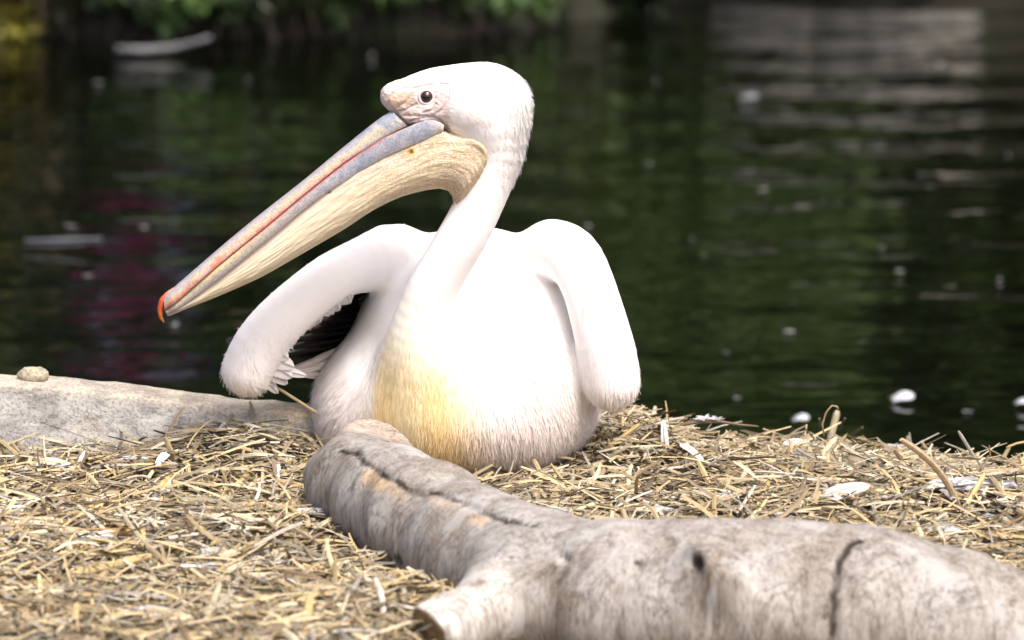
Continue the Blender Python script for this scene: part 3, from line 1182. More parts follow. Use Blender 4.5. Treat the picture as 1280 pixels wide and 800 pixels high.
# --- fine feather strands over the whole body
tri = V[Q]
area = np.linalg.norm(np.cross(tri[:, 2] - tri[:, 0], tri[:, 3] - tri[:, 1]), axis=1) * .5
cen = tri.mean(1)
fq = to_px(cen)
front_w = np.where(cen[:, 1] < .22, 1.0, .25)
dens = area * front_w * np.interp(fq[:, 1], [80, 230, 260, 400, 460, 510, 600], [.25, .25, .012, .02, .6, 1.5, 1.7]) * np.where((fq[:, 0] > 628) & (fq[:, 1] < 235), 4.0, 1.0)
bare = ((fq[:, 0] < 562) & (fq[:, 1] < 168) & (fq[:, 1] > 96)) | ((fq[:, 0] < 520) & (fq[:, 1] < 168))
dens[bare] = 0
wingd = np.minimum(chain(cen.astype(np.float32), WL_F, .006), chain(cen.astype(np.float32), WR_F, .006))
dens[wingd < .006] *= np.interp(fq[wingd < .006][:, 1], [300, 400, 470], [.5, .5, .35])
NS = 105000
pick = rng.choice(len(Q), NS, p=dens / dens.sum())
uv = rng.uniform(0, 1, (NS, 2))
t4 = tri[pick]
rootp = (t4[:, 0] * ((1 - uv[:, 0]) * (1 - uv[:, 1]))[:, None] + t4[:, 1] * (uv[:, 0] * (1 - uv[:, 1]))[:, None]
         + t4[:, 2] * (uv[:, 0] * uv[:, 1])[:, None] + t4[:, 3] * ((1 - uv[:, 0]) * uv[:, 1])[:, None])
nn = nrm[Q[pick]].mean(1)
nn /= np.linalg.norm(nn, axis=1)[:, None]
rq = to_px(rootp)
rx_, ry_ = rq[:, 0], rq[:, 1]
C0 = P(585, 300, .0)
flow = rootp - C0
flow /= np.linalg.norm(flow, axis=1)[:, None]
flow = flow * np.array([1.0, .4, 1.0]) + np.array([0, .12, -.35])
neckd = chain(rootp.astype(np.float32), NECK[:7], .03)
onneck = sstep(.012, .002, neckd)[:, None] * sstep(250, 300, ry_)[:, None]
flow = flow * (1 - onneck) + np.array([.05, 0, -1.0]) * onneck
upper = sstep(300, 240, ry_)[:, None]
hflow = np.stack([.55 * sstep(640, 560, rx_) + .25, np.full(NS, .12), -.25 - .75 * sstep(90, 190, ry_) - .5 * sstep(600, 655, rx_)], 1)
flow = flow * (1 - upper) + hflow * upper
dl = chain(rootp.astype(np.float32), WING_L[1:], .02)
dr = chain(rootp.astype(np.float32), WING_R[1:], .02)
onl = sstep(.012, .004, dl)[:, None]
onr = sstep(.012, .004, dr)[:, None]
flow = flow * (1 - onl) + np.array([.30, .35, -.55]) * onl
flow = flow * (1 - onr) + np.array([.05, .25, -1.0]) * onr
flow += rng.normal(size=(NS, 3)) * .14
flow -= nn * np.sum(flow * nn, axis=1)[:, None]
flow /= np.linalg.norm(flow, axis=1)[:, None] + 1e-9
Ls = np.interp(ry_, [80, 230, 300, 420, 500, 600], [.007, .008, .012, .017, .028, .036])
Ls = Ls * (1 - .35 * onl[:, 0]) * (1 - .35 * onr[:, 0])
nape = sstep(632, 655, rx_) * sstep(270, 200, ry_)
Ls = Ls * rng.uniform(.6, 1.25, NS)
lift = Ls * (.012 + .03 * sstep(470, 580, ry_) + .26 * nape + .02 * (ry_ < 240)) * (1 - .93 * np.maximum(onl[:, 0], onr[:, 0])) * rng.uniform(.2, 1.5, NS)
tuft = (rng.uniform(0, 1, NS) < .3) * nape
Ls = Ls * (1 + .25 * tuft)
lift = lift + Ls * .30 * tuft * rng.uniform(.3, 1, NS)
wd = np.interp(ry_, [80, 240, 420, 600], [.0009, .0010, .0011, .0010]) * rng.uniform(.7, 1.3, NS)
side = np.cross(nn, flow)
sink = nn * .0012
p0 = rootp - sink
pm = rootp + flow * (Ls * .55)[:, None] + nn * (lift * .75)[:, None]
pt = rootp + flow * Ls[:, None] + nn * (lift * .8)[:, None] + rng.normal(size=(NS, 3)) * (Ls * .06)[:, None]
SV = np.stack([p0 - side * wd[:, None] * .5, p0 + side * wd[:, None] * .5, pm + side * wd[:, None] * .5, pm - side * wd[:, None] * .5, pt + side * wd[:, None] * .12, pt - side * wd[:, None] * .12], 1).reshape(-1, 3)
o6 = np.arange(NS)[:, None] * 6
SQ = np.concatenate([o6 + np.array([3, 2, 1, 0]), o6 + np.array([5, 4, 2, 3])])
scol = np.minimum(bird_color(rootp) * rng.uniform(1.02, 1.12, NS)[:, None], .94)
obj("plumage", mesh_np("plumage", local(SV, ROOT), SQ, np.repeat(scol, 6, 0), normals=np.repeat(nn + rng.normal(size=(NS, 3)) * .035, 6, 0)), M_FEA, body, kind="stuff")

# --- bill
T_ = [(494, 137), (487, 139), (465, 155), (422, 190), (380, 225), (330, 264), (298, 290), (265, 318), (235, 344), (214, 362), (203, 373)]
R_ = [(512, 156), (507, 157), (480, 171), (430, 204), (380, 244), (330, 286), (277, 329), (250, 351), (223, 375), (209, 386), (203, 389)]
NB = 140
s = np.linspace(0, 1, NB)
T = polyline(T_, s)
R = polyline(R_, s)


def bill_y(px):
    return np.interp(px, [195, 560], [YH - .045, YH])


NV = 26
wU = np.interp(s, [0, .1, .5, .85, .96, 1], [.020, .0205, .0195, .0215, .018, .010])
Vb, Cb, Ub = [], [], []
for i in range(NB):
    y0 = float(bill_y(T[i, 0]))
    ridge = P(T[i, 0], T[i, 1], y0)
    near = P(R[i, 0], R[i, 1], y0 - wU[i])
    ctr_low = P(R[i, 0], R[i, 1], y0)
    upv = ridge - near
    upv[1] = 0
    for j in range(NV):
        a = j / NV * 2 * math.pi
        # a=0 ridge, pi/2 near edge, pi under, 3pi/2 far edge
        ca, sa = math.cos(a), math.sin(a)
        hgt = (max(ca, 0) ** .8) if ca > 0 else -.12 * abs(ca)
        dep = math.copysign(abs(sa) ** .75, sa)
        p = np.array([near[0], y0, near[2]]) + upv * hgt
        p[1] = y0 - wU[i] * dep
        Vb.append(p)
        v = 1 - max(ca, 0) ** .8 if ca > 0 else 1.0            # 0 ridge .. 1 tomium
        Ub.append((s[i], v * .5))
        Cb.append(v)
Vb = np.array(Vb)
sv = np.repeat(s, NV)
vv = np.array(Cb)
jit = fbm(Vb, (90, 90, 90), 81) - .5
jit2 = vnoise(np.stack([sv * 50, vv * 6, 0 * sv], 1), 1, 83) - .5
lil = np.array([.56, .53, .55])
mott = vnoise(np.stack([sv * 85, vv * 5, 0 * sv], 1), 1, 85)
cb = np.tile(lil, (len(Vb), 1))
cb = mixc(cb, (.34, .40, .50), sstep(.30, .06, sv) * sstep(.45, .62, mott * .6 + .35) * .9)
cb = mixc(cb, (.74, .62, .36), sstep(.30, .44, vv + jit2 * .3) * sstep(.80, .62, vv + jit2 * .3) * .85)
cb = mixc(cb, (.24, .28, .36), sstep(.16, .03, sv) * sstep(.42, .55, vv) * sstep(.86, .74, vv) * sstep(.3, .6, mott) * .9)
cb = mixc(cb, (.66, .34, .32), sstep(.56, .76, vv + jit2 * .4) * sstep(.10, .30, sv) * (.55 + .45 * sstep(.3, .6, mott)))
cb = mixc(cb, (.66, .20, .12), sstep(.45, .85, sv) * sstep(.36, .60, vv + jit2 * .5) * sstep(.45, .62, mott) * .75)
cb = mixc(cb, (.46, .075, .05), sstep(.89, .95, vv) * sstep(.12, .24, sv) * sstep(.90, .70, sv))
cb = mixc(cb, (.70, .42, .18), sstep(.22, .06, sv) * sstep(.86, .94, vv) * .8)
cb = cb * np.array([.82, .81, .80])
Qb = grid_quads(NB, NV, True)
caps = []
up = obj("upper_bill", mesh_np("upper_bill", local(Vb, ROOT), Qb[:, ::-1], cb, np.array(Ub)), M_BILL, ROOT)

# nail: the hooked orange tip
nl = [(219, 360, 1.8), (210, 368, 3.6), (203, 376, 4.4), (200, 387, 3.8), (201, 396, 2.8), (205, 403, .8)]
npts = polyline([(a, b) for a, b, c in nl], np.linspace(0, 1, 24))
nr = np.interp(np.linspace(0, 1, 24), np.linspace(0, 1, 6), [c for a, b, c in nl])
Vn, k12 = [], 14
for i in range(24):
    y0 = float(bill_y(npts[i, 0])) - .001
    c = P(npts[i, 0], npts[i, 1], y0)
    tg = npts[min(i + 1, 23)] - npts[max(i - 1, 0)]
    tg = tg / np.linalg.norm(tg)
    nv2 = np.array([tg[1], -tg[0]])
    for j in range(k12):
        a = j / k12 * 2 * math.pi
        Vn.append(c + np.array([nv2[0], 0, -nv2[1]]) * rpx(nr[i]) * math.cos(a) + np.array([0, 1, 0]) * rpx(nr[i]) * 1.5 * math.sin(a))
Vn = np.array(Vn)
tn = np.repeat(np.linspace(0, 1, 24), k12)
cn_ = mixc(np.tile(np.array([.60, .30, .26]), (len(Vn), 1)), (.66, .10, .035), sstep(.1, .4, tn))
cn_ = mixc(cn_, (.74, .24, .03), sstep(.55, .95, tn))
obj("nail", mesh_np("nail", local(Vn, ROOT), grid_quads(24, k12, True), cn_, np.stack([tn, np.zeros(len(tn))], 1)), mat_bill(), up, "hooked orange red tip")

# lower bill: a horny rod on each side
M_ = [(557, 161), (555, 164), (551, 167), (545, 170), (530, 176), (480, 197), (435, 225), (407, 242), (380, 263), (330, 304), (295, 332), (257, 362), (235, 379), (216, 391), (206, 395)]
RL_ = [(557, 160), (556, 156), (552, 152), (545, 149), (535, 148.5), (512, 158), (480, 172), (430, 205), (405, 225), (380, 245), (330, 287), (277, 330), (250, 352), (223, 376), (210, 386), (204, 390)]
RL = polyline(RL_, s)
ML = polyline(M_, s)
wL = np.interp(s, [0, .08, .3, .8, .96, 1], [.034, .031, .021, .0205, .014, .008])


def ramus(sign):
    VV, UU, vvv = [], [], []
    for i in range(NB):
        y0 = float(bill_y(RL[i, 0]))
        a_ = P(RL[i, 0], RL[i, 1], y0 - wL[i])
        b_ = P(ML[i, 0], ML[i, 1], y0 - wL[i])
        for j in range(16):
            an = j / 16 * 2 * math.pi
            v = .5 - .5 * math.cos(an)
            v = v + .06 * math.sin(2 * an)
            p = a_ * (1 - v) + b_ * v
            p[1] = y0 - wL[i] - (.0024 * math.sin(an) if math.sin(an) > 0 else .006 * math.sin(an)) * (1 if i else .3)
            p[1] = y0 + sign * (p[1] - y0)
            VV.append(p)
            UU.append((s[i], v * .5))
            vvv.append(v)
    VV, vvv = np.array(VV), np.array(vvv)
    ss = np.repeat(s, 16)
    j2 = vnoise(np.stack([ss * 60, vvv * 4, 0 * ss], 1), 1, 91) - .5
    c = np.tile(np.array([.36, .405, .485]), (len(VV), 1))
    c = mixc(c, (.58, .54, .60), sstep(.40, .62, fbm(VV, 190, 92)) * .85)
    c = mixc(c, (.54, .49, .46), sstep(.30, .62, ss + j2 * .1))
    c = mixc(c, (.42, .36, .34), sstep(.40, .25, fbm(VV, 240, 93)) * sstep(.35, .6, ss) * .6)
    c = mixc(c, (.74, .62, .30), sstep(.5, .8, ss) * sstep(.55, .2, vvv + j2 * .2) * .85)
    c = mixc(c, (.72, .62, .48), sstep(.06, .0, ss))
    c = mixc(c, (.66, .58, .50), sstep(.86, .97, vvv) * .8)
    c = mixc(c, (.55, .12, .06), sstep(.12, .03, vvv) * sstep(.12, .25, ss) * sstep(.75, .6, ss) * .8)
    c = c * .80
    QQ = grid_quads(NB, 16, True)
    if sign < 0:
        QQ = QQ[:, ::-1]
    capq = np.array([[0 * 16 + k, 0 * 16 + k + 1, 0 * 16 + 14 - k, 0 * 16 + 15 - k] for k in range(0, 7)])
    return obj("lower_bill", mesh_np("lower_bill", local(VV, ROOT), np.concatenate([QQ, capq]), c, np.array(UU)), M_BILL, ROOT)


ramus(1)
ramus(-1)

# pouch: Coons patch between lower bill, throat edge and hanging rim
TOP = [(206, 393), (235, 378), (257, 361), (295, 331), (330, 303), (380, 262), (407, 241), (435, 223), (480, 195), (530, 173), (552, 161), (566, 163), (577, 170), (594, 170), (604, 175), (611, 186), (613, 198)]
BOT = [(206, 396), (211, 396), (235, 385), (257, 377), (295, 361), (330, 345), (380, 316), (430, 287), (467, 262), (500, 246), (530, 238), (550, 235), (562, 236), (567, 243), (567, 254), (566, 266)]
REAR = [(613, 198), (611, 212), (603, 228), (592, 243), (579, 258), (566, 267)]
NU, NVv = 190, 44
uu = np.linspace(0, 1, NU)
vq = np.linspace(0, 1, NVv)
tp, bt_ = polyline(TOP, uu), polyline(BOT, uu)
re = polyline(REAR, vq)
lf = tp[0][None] * (1 - vq[:, None]) + bt_[0][None] * vq[:, None]
tp[-1], bt_[-1] = re[0], re[-1]
G = (tp[:, None] * (1 - vq[None, :, None]) + bt_[:, None] * vq[None, :, None]
     + lf[None] * (1 - uu[:, None, None]) + re[None] * uu[:, None, None]
     - ((1 - uu)[:, None, None] * (1 - vq)[None, :, None] * tp[0] + (1 - uu)[:, None, None] * vq[None, :, None] * bt_[0]
        + uu[:, None, None] * (1 - vq)[None, :, None] * tp[-1] + uu[:, None, None] * vq[None, :, None] * bt_[-1]))
gpx = G.reshape(-1, 2)
U2 = np.repeat(uu, NVv)
V2 = np.tile(vq, NU)
wP = np.interp(U2, [0, .05, .5, .72, .85, 1], [.006, .014, .0185, .026, .034, .036])
bul = np.where(V2 < .5, 1.0 + .10 * np.sin(V2 * 2 * math.pi * .5), 1.1 * np.sqrt(np.clip(1 - ((V2 - .5) / .5) ** 2, 0, 1)) * .95 + .05 * (1 - V2))
y0s = bill_y(gpx[:, 0])
dep = y0s - wP * bul
# over the throat the skin is draped on the neck
rays = np.stack([gpx[:, 0] - 640, FPX * CP - (gpx[:, 1] - 400) * SP, -FPX * SP - (gpx[:, 1] - 400) * CP], 1)
rn = rays / np.linalg.norm(rays, axis=1)[:, None]
tt = np.full(len(gpx), 5.6)
for _ in range(60):
    v = f_bird((CAM + rn * tt[:, None]).astype(np.float32))
    tt = np.minimum(tt + np.maximum(v, 0) * .75, 6.3)
hy = (CAM + rn * tt[:, None])[:, 1]
onb = (tt < 6.1) & (hy < YH + .03)
edge_d = np.minimum.reduce([(1 - U2) / .03, np.where(U2 > .70, V2 / .07, 9), np.where(U2 > .95, (1 - V2) / .07, 9)])
proud = np.where(edge_d > 1, .0055, .0055 * edge_d - .0050 * (1 - np.clip(edge_d, 0, 1)))
dep = np.where(onb, np.where(edge_d > 1, np.minimum(dep, hy - proud), hy - proud), dep)
# smooth the depth sheet
D = dep.reshape(NU, NVv)
for _ in range(6):
    Dp = np.pad(D, 1, mode='edge')
    D2 = (Dp[2:, 1:-1] + Dp[:-2, 1:-1] + Dp[1:-1, 2:] + Dp[1:-1, :-2]) / 4
    D2[:, -1] = D[:, -1]
    D2[-1] = D[-1]
    D2[:, 0] = D[:, 0]
    D = D * .4 + D2 * .6
dep = D.ravel()
crs = (vnoise(np.stack([U2 * 26, V2 * 26, 0 * U2], 1), 1, 95) - .5) * .0016 * sstep(.0, .1, V2) * sstep(1, .9, V2)
dep = dep - crs
scale_ = (dep - CAM[1]) / rays[:, 1]
VP = CAM + rays * scale_[:, None]
cpouch = np.tile(np.array([.71, .63, .475]), (len(VP), 1))
jp = fbm(VP, 45, 97) - .5
cpouch = mixc(cpouch, (.72, .66, .575), sstep(.42, .05, V2 + jp * .3) * sstep(.86, .7, U2) * .85)
cpouch = mixc(cpouch, (.68, .55, .41), sstep(.80, .95, U2 + jp * .1) * .6)
cpouch = mixc(cpouch, (.66, .56, .50), sstep(.14, .04, U2))
cpouch = mixc(cpouch, (.50, .33, .22), sstep(.985, 1.0, U2) * .7)
spot = np.hypot(gpx[:, 0] - 514, gpx[:, 1] - 189)
cpouch = mixc(cpouch, (.80, .65, .22), sstep(9, 4, spot) * .8)
cpouch = mixc(cpouch, (.20, .05, .06), sstep(4, 2, spot))
spot2 = np.hypot((gpx[:, 0] - 410) * .45, gpx[:, 1] - 240)
cpouch = mixc(cpouch, (.08, .07, .07), sstep(2.6, 1.2, spot2))
far = VP.copy()
far[:, 1] = 2 * y0s - VP[:, 1]
Qp = grid_quads(NU, NVv)
VPa = np.concatenate([VP, far])
Qa = np.concatenate([Qp, Qp[:, ::-1] + len(VP)])
uvp = np.stack([U2, V2], 1)
obj("pouch", mesh_np("pouch", local(VPa, ROOT), Qa, np.concatenate([cpouch, cpouch]), np.concatenate([uvp, uvp])), M_POUCH, ROOT, "tan wrinkled throat pouch")

# --- eyes
M_EYE = mat_plain("eye_iris", (.045, .012, .010), .06, .8)
M_PUP = mat_plain("eye_pupil", (.004, .004, .005), .05, .8)
M_LID = mat_plain("eyelid_skin", (.76, .64, .63), .6, .3)


def ball(name, r, seg=20, rings=12, squash=(1, 1, 1)):
    th = np.linspace(0, math.pi, rings)
    ph = np.linspace(0, 2 * math.pi, seg, endpoint=False)
    V = np.stack([np.sin(th)[:, None] * np.cos(ph), np.cos(th)[:, None] + 0 * ph, np.sin(th)[:, None] * np.sin(ph)], -1).reshape(-1, 3) * r * np.array(squash)
    return mesh_np(name, V, grid_quads(rings, seg, True))


def torus(name, R0, r, seg=28, k=8):
    a = np.linspace(0, 2 * math.pi, seg, endpoint=False)
    b = np.linspace(0, 2 * math.pi, k, endpoint=False)
    rr = R0 + r * np.cos(b)[None]
    V = np.stack([rr * np.cos(a)[:, None], r * np.sin(b)[None] + 0 * a[:, None], rr * np.sin(a)[:, None] * .96], -1).reshape(-1, 3)
    i = np.arange(seg)[:, None]
    j = np.arange(k)[None]
    Q = np.stack([i * k + j, i * k + (j + 1) % k, (i + 1) % seg * k + (j + 1) % k, (i + 1) % seg * k + j], -1).reshape(-1, 4)
    return mesh_np(name, V, Q)


eh = hit(f_bird, 533, 121, 5.4, 6.4)
for sgn in (1, -1):
    ey = obj("eye", ball("eye", .0082, squash=(1, .8, 1)), M_EYE, ROOT)
    y = YH + sgn * (eh[1] + .0010 - YH)
    e0 = P(533, 121, eh[1])
    ey.location = local((e0[0], y, e0[2]), ROOT)
    pu = obj("pupil", ball("pupil", .0050, squash=(1, .5, 1)), M_PUP, ey)
    pu.location = (0, -sgn * .0048, 0)
    lid = obj("eyelid", torus("eyelid", .0088, .0017), M_LID, ey)
    lid.location = (0, -sgn * .0030, 0)


# --- flight feathers
def vane(name, root_p, tip_p, width, color, parent, normal=(0, 0, 1), sag=.0, shaft=None, n=14, curve=.0, mat=None, edge_c=None, blunt=3.0):
    """a feather blade: tapering vane with a raised shaft"""
    a, b = np.asarray(root_p, float), np.asarray(tip_p, float)
    t = np.linspace(0, 1, n)
    d = b - a
    ln = np.linalg.norm(d)
    d /= ln
    nm = np.asarray(normal, float)
    nm = nm - d * (nm @ d)
    nm /= np.linalg.norm(nm) + 1e-9
    sd = np.cross(nm, d)
    w = width * np.clip(np.minimum(t * 6 + .25, 1) * np.sqrt(np.clip(1 - t ** blunt, 0, 1)), 0, 1)
    c = a + d * (t * ln)[:, None] - nm * (sag * np.sin(t * math.pi))[:, None] + sd * (curve * t * t)[:, None]
    rows = []
    offs = [-1, -.5, -.06, 0, .06, .5, 1]
    hts = [-.10, -.02, 0, .05, 0, -.02, -.10]
    for o_, h_ in zip(offs, hts):
        rows.append(c + sd * (w * .5 * o_)[:, None] + nm * (w * h_)[:, None] + (nm * .0015 if h_ > 0 else 0))
    Vf = np.stack(rows, 1).reshape(-1, 3)
    under = Vf - nm * .0007
    m = len(offs)
    Qf = grid_quads(n, m)
    cc = np.tile(np.asarray(color, float), (n, m, 1))
    if shaft is not None:
        cc[:, 2:5] = shaft
    if edge_c is not None:
        cc[:, [0, 6]] = edge_c
    cc = cc.reshape(-1, 3)
    U = np.stack([np.repeat(t, m), np.tile(np.array(offs) * .5 + .5, n)], 1)
    me = mesh_np(name, local(np.concatenate([Vf, under]), parent) if parent else np.concatenate([Vf, under]),
                 np.concatenate([Qf, Qf[:, ::-1] + len(Vf)]), np.concatenate([cc, cc]), np.concatenate([U, U]))
    return me


BLK, SH = (.075, .058, .050), (.22, .18, .15)
for k in range(9):                             # dark flight feathers of the drooped wing, folded back towards the tail
    t = k / 8
    r0 = P(346 + 88 * t, 452 - 84 * t, .045 + .02 * t)
    tip = P(512 - 6 * t, 410 - 50 * t, .56 - .05 * t)
    me = vane("flight_feather", r0, tip, .034, np.array(BLK) * (1 + .8 * (k % 2)), ROOT, (-.35, -.55, .75), .004, (.60, .52, .45) if k == 1 else SH)
    obj("flight_feather", me, M_VANE, ROOT)
for k in range(7):                             # the same on the other wing, behind the arm
    t = k / 6
    r0 = P(768 - 20 * t, 468 - 90 * t, .075)
    tip = P(660 + 4 * t, 450 - 60 * t, .60)
    obj("flight_feather", vane("flight_feather", r0, tip, .034, BLK, ROOT, (.75, -.2, .6), .004, SH), M_VANE, ROOT)
PALE = np.array([.78, .69, .63])
for k in range(8):                             # pale inner feathers fanned below the dark ones
    t = k / 7
    r0 = P(350 + 14 * t, 468 - 4 * t, .07)
    tip = P(432 + 2 * math.sin(k * 2.3), 431 + 40 * t, .17 + .015 * math.sin(k * 1.7))
    obj("inner_feather", vane("inner_feather", r0, tip, .0095, PALE * (1 + .05 * math.sin(k)), ROOT, (.1, -.8, .5), .004, PALE * 1.1), M_VANE, ROOT)
for (a, b, y, w) in (((336, 446), (368, 459), .018, .024), ((334, 452), (366, 472), .020, .024), ((330, 458), (384, 470), .030, .016), ((326, 468), (348, 492), .026, .016), ((338, 436), (361, 448), .012, .022), ((332, 462), (360, 480), .024, .018)):
    obj("thumb_feather", vane("thumb_feather", P(*a, y), P(*b, y + .01), w, WHITE * .97, ROOT, (.1, -.95, .3), -.003, WHITE, blunt=2.0), M_FEA, ROOT)
for k in range(34):                            # scalloped coverts along the lower edge of the drooped arm
    t = k / 33
    bx, by = 357 + 80 * t + rng.normal() * 1.2, 423 - 56 * t + rng.normal() * 1.2
    a = P(bx - 8, by - 13, .014 + .012 * t)
    b = P(bx + 4 + rng.normal(), by + 7.5 + 1.5 * rng.normal(), .034 + .012 * t)
    obj("covert", vane("covert", a, b, .0155, WHITE * (1 - .02 * (k % 3)), ROOT, (.1, -.9, .35), -.003, WHITE, 12, blunt=2.4), M_FEA, ROOT)
for k in range(7):                             # tail
    t = (k - 3) / 3
    obj("tail_feather", vane("tail_feather", P(584 + 20 * t, 470, .58), P(584 + 62 * t, 478 + 8 * abs(t), .78), .045, WHITE, ROOT, (0, 0, 1), .0, WHITE), M_VANE, ROOT)


# ------------------------------------------------------------------ straw
STRAWS = np.array([[.56, .43, .22], [.62, .51, .30], [.50, .39, .23], [.40, .32, .20], [.64, .57, .41], [.29, .23, .15], [.47, .43, .35], [.20, .145, .085], [.58, .54, .46]])
SW = np.array([.13, .17, .13, .12, .13, .10, .09, .06, .07])


def straw_mesh(name, n, xr, yr, Lr, wr, zr, tilt, colour_mul=1.0, reject=True, ridge=0.0):
    x = rng.uniform(*xr, n)
    y = rng.uniform(*yr, n)
    yaw = rng.uniform(0, 2 * math.pi, n)
    pit = rng.normal(0, tilt, n)
    Ln = rng.uniform(0, 1, n) ** 1.6 * (Lr[1] - Lr[0]) + Lr[0]
    w = rng.uniform(*wr, n)
    z = H(x, y) + rng.uniform(*zr, n) + np.abs(np.sin(pit)) * Ln * .22
    if reject:
        c = np.stack([x, y, z], 1)
        dd = np.stack([np.cos(yaw) * np.cos(pit), np.sin(yaw) * np.cos(pit), np.sin(pit)], 1) * Ln[:, None] * .5
        ok = np.ones(n, bool)
        for e in ((-1, 0, 1) if Lr[1] < .05 else (-1, -.5, 0, .5, 1)):
            pt = (c + dd * e).astype(np.float32)
            for f_, lim, lo_, hi_ in ((f_log0, -.004, (-.32, -1.1), (.95, -.05)), (f_bird, -.012, (-.25, -.16), (.15, .42)), (f_slab, -.004, (-1.3, .03), (-.12, .2))):
                m_ = ok & (pt[:, 0] > lo_[0]) & (pt[:, 0] < hi_[0]) & (pt[:, 1] > lo_[1]) & (pt[:, 1] < hi_[1])
                if m_.any():
                    ok[m_] = f_(pt[m_]) > lim
        x, y, yaw, pit, Ln, w, z = (q[ok] for q in (x, y, yaw, pit, Ln, w, z))
        n = len(x)
    d = np.stack([np.cos(yaw) * np.cos(pit), np.sin(yaw) * np.cos(pit), np.sin(pit)], 1)
    s = np.stack([-np.sin(yaw), np.cos(yaw), rng.normal(0, .5, n)], 1)
    s /= np.linalg.norm(s, axis=1)[:, None]
    u = np.cross(d, s)
    u *= np.sign(u[:, 2:3])
    bend = rng.normal(0, .05, n) * Ln
    bend2 = rng.normal(0, .05, n) * Ln
    c = np.stack([x, y, z], 1)
    K = 5
    t = np.linspace(-.5, .5, K)
    ctr = c[:, None] + d[:, None] * (t[None, :, None] * Ln[:, None, None]) + s[:, None] * ((t ** 2 - .08)[None, :, None] * 4 * bend2[:, None, None]) \
        - u[:, None] * ((t ** 2 - .08)[None, :, None] * 3 * np.abs(bend)[:, None, None])
    tp_ = np.array([.8, 1, 1, 1, .7])
    wv = w[:, None] * tp_[None]
    V = np.stack([ctr - s[:, None] * wv[..., None] * .5, ctr + u[:, None] * (wv * .28)[..., None], ctr + s[:, None] * wv[..., None] * .5], 2).reshape(-1, 3)
    q0 = (grid_quads(K, 3))
    Q = (np.arange(n)[:, None, None] * (K * 3) + q0[None]).reshape(-1, 4)
    k = rng.choice(len(STRAWS), n, p=SW)
    cc = STRAWS[k] * rng.uniform(.30, 1.0, n)[:, None] * colour_mul
    cols = np.repeat(cc, K * 3, 0)
    return mesh_np(name, V, Q, cols, smooth=False)


XR = (-.95, .95)
obj("straw_bed", straw_mesh("straw_bed", 34000, XR, (-1.25, .42), (.02, .12), (.0016, .0066), (.0, .024), .19), M_STRAW, None,
    "thick bed of dry golden straw covering the nest mound", "straw", kind="stuff")
obj("chaff", straw_mesh("chaff", 30000, XR, (-1.25, .42), (.008, .035), (.0008, .0028), (.002, .026), .40), M_STRAW, None,
    "fine broken chaff scattered through the straw bed", "chaff", kind="stuff")
obj("straw_rim", straw_mesh("straw_rim", 1500, XR, (.12, .40), (.02, .070), (.0014, .0042), (.0, .020), .30), M_STRAW, None,
    "loose straw ends bristling along the rim of the nest", "straw", kind="stuff")


def stalk(a, b, w, c, label, cat="straw", name="straw_stalk", group=None, bend=.0):
    a, b = np.asarray(a, float), np.asarray(b, float)
    d = b - a
    ln = np.linalg.norm(d)
    t = np.linspace(0, 1, 9)
    sd = np.cross(d / ln, [0, -1, .2])
    sd /= np.linalg.norm(sd)
    nm = np.cross(sd, d / ln)
    ctr = a + d * t[:, None] + sd * (np.sin(t * math.pi) * bend * ln)[:, None]
    wv = w * np.interp(t, [0, .1, .9, 1], [.8, 1, .95, .6])
    prof = [(-.5, 0), (-.28, .30), (.12, .36), (.5, 0), (.15, -.2), (-.3, -.16)]
    V = np.stack([ctr + sd * (wv * p)[:, None] + nm * (wv * q)[:, None] for p, q in prof], 1).reshape(-1, 3)
    Q = grid_quads(9, 6, True)
    Q = np.concatenate([Q, [[0, 1, 2, 3], [0, 3, 4, 5], [48, 51, 50, 49], [48, 53, 52, 51]]])
    root = ctr[0]
    cols = np.tile(np.asarray(c, float), (len(V), 1)) * (.9 + .2 * vnoise(V, 150, 3))[:, None]
    o = obj(name, mesh_np(name, V - root, Q, cols, smooth=False), M_STRAW, None, label, cat, group)
    o.location = root
    return o


def gz(px, py, dz=0.0):
    """ground point of the straw seen at a pixel"""
    p = PZ(px, py, 0.0)
    for _ in range(4):
        p = PZ(px, py, float(H(p[0], p[1])) + .014 + dz)
    return p


TAN, GLD, PAL, BRN, GRY = (.37, .28, .165), (.48, .365, .17), (.52, .45, .31), (.19, .125, .065), (.36, .335, .30)
g = gz(1200, 636)
stalk(g, P(1126, 549, g[1] - .10), .0085, (.46, .36, .23), "long brown bent straw stalk leaning up behind the log", bend=.06)
g = gz(1226, 585)
stalk(g, P(1198, 539, g[1] - .02), .0048, GRY, "pale grey straw standing up at the far rim of the nest")
g = gz(1190, 563)
stalk(g, P(1202, 546, g[1] + .01), .0042, GLD, "short golden straw crossing the pale grey one at the rim")
g = gz(1037, 552)
stalk(g, P(1047, 513, g[1]), .0095, PAL, "broad pale straw standing upright on the rim")
stalk(gz(1026, 545), P(1024, 523, g[1]), .0042, GLD, "thin golden straw standing close to the broad upright one")
stalk(gz(1044, 545), P(1056, 523, g[1]), .0042, TAN, "thin tan straw leaning away from the broad upright one")
stalk(gz(1062, 548), P(1078, 534, g[1]), .004, TAN, "short tan straw leaning on the rim near the upright one")
stalk(gz(1106, 610), gz(1160, 580, .012), .012, PAL, "broad pale split straw lying below the rim")
stalk(gz(1016, 585), gz(1045, 548, .03), .010, PAL, "wide pale straw leaning up to the rim")
stalk(gz(1206, 636), gz(1231, 592, .03), .0065, GLD, "yellow straw propped at a slant near the long brown stalk")
stalk(gz(1230, 590, .01), gz(1285, 588, .012), .0075, TAN, "flat tan straw lying along the rim")
stalk(gz(1135, 635), gz(1152, 672, .01), .010, PAL, "pale straw pointing down towards the log top")
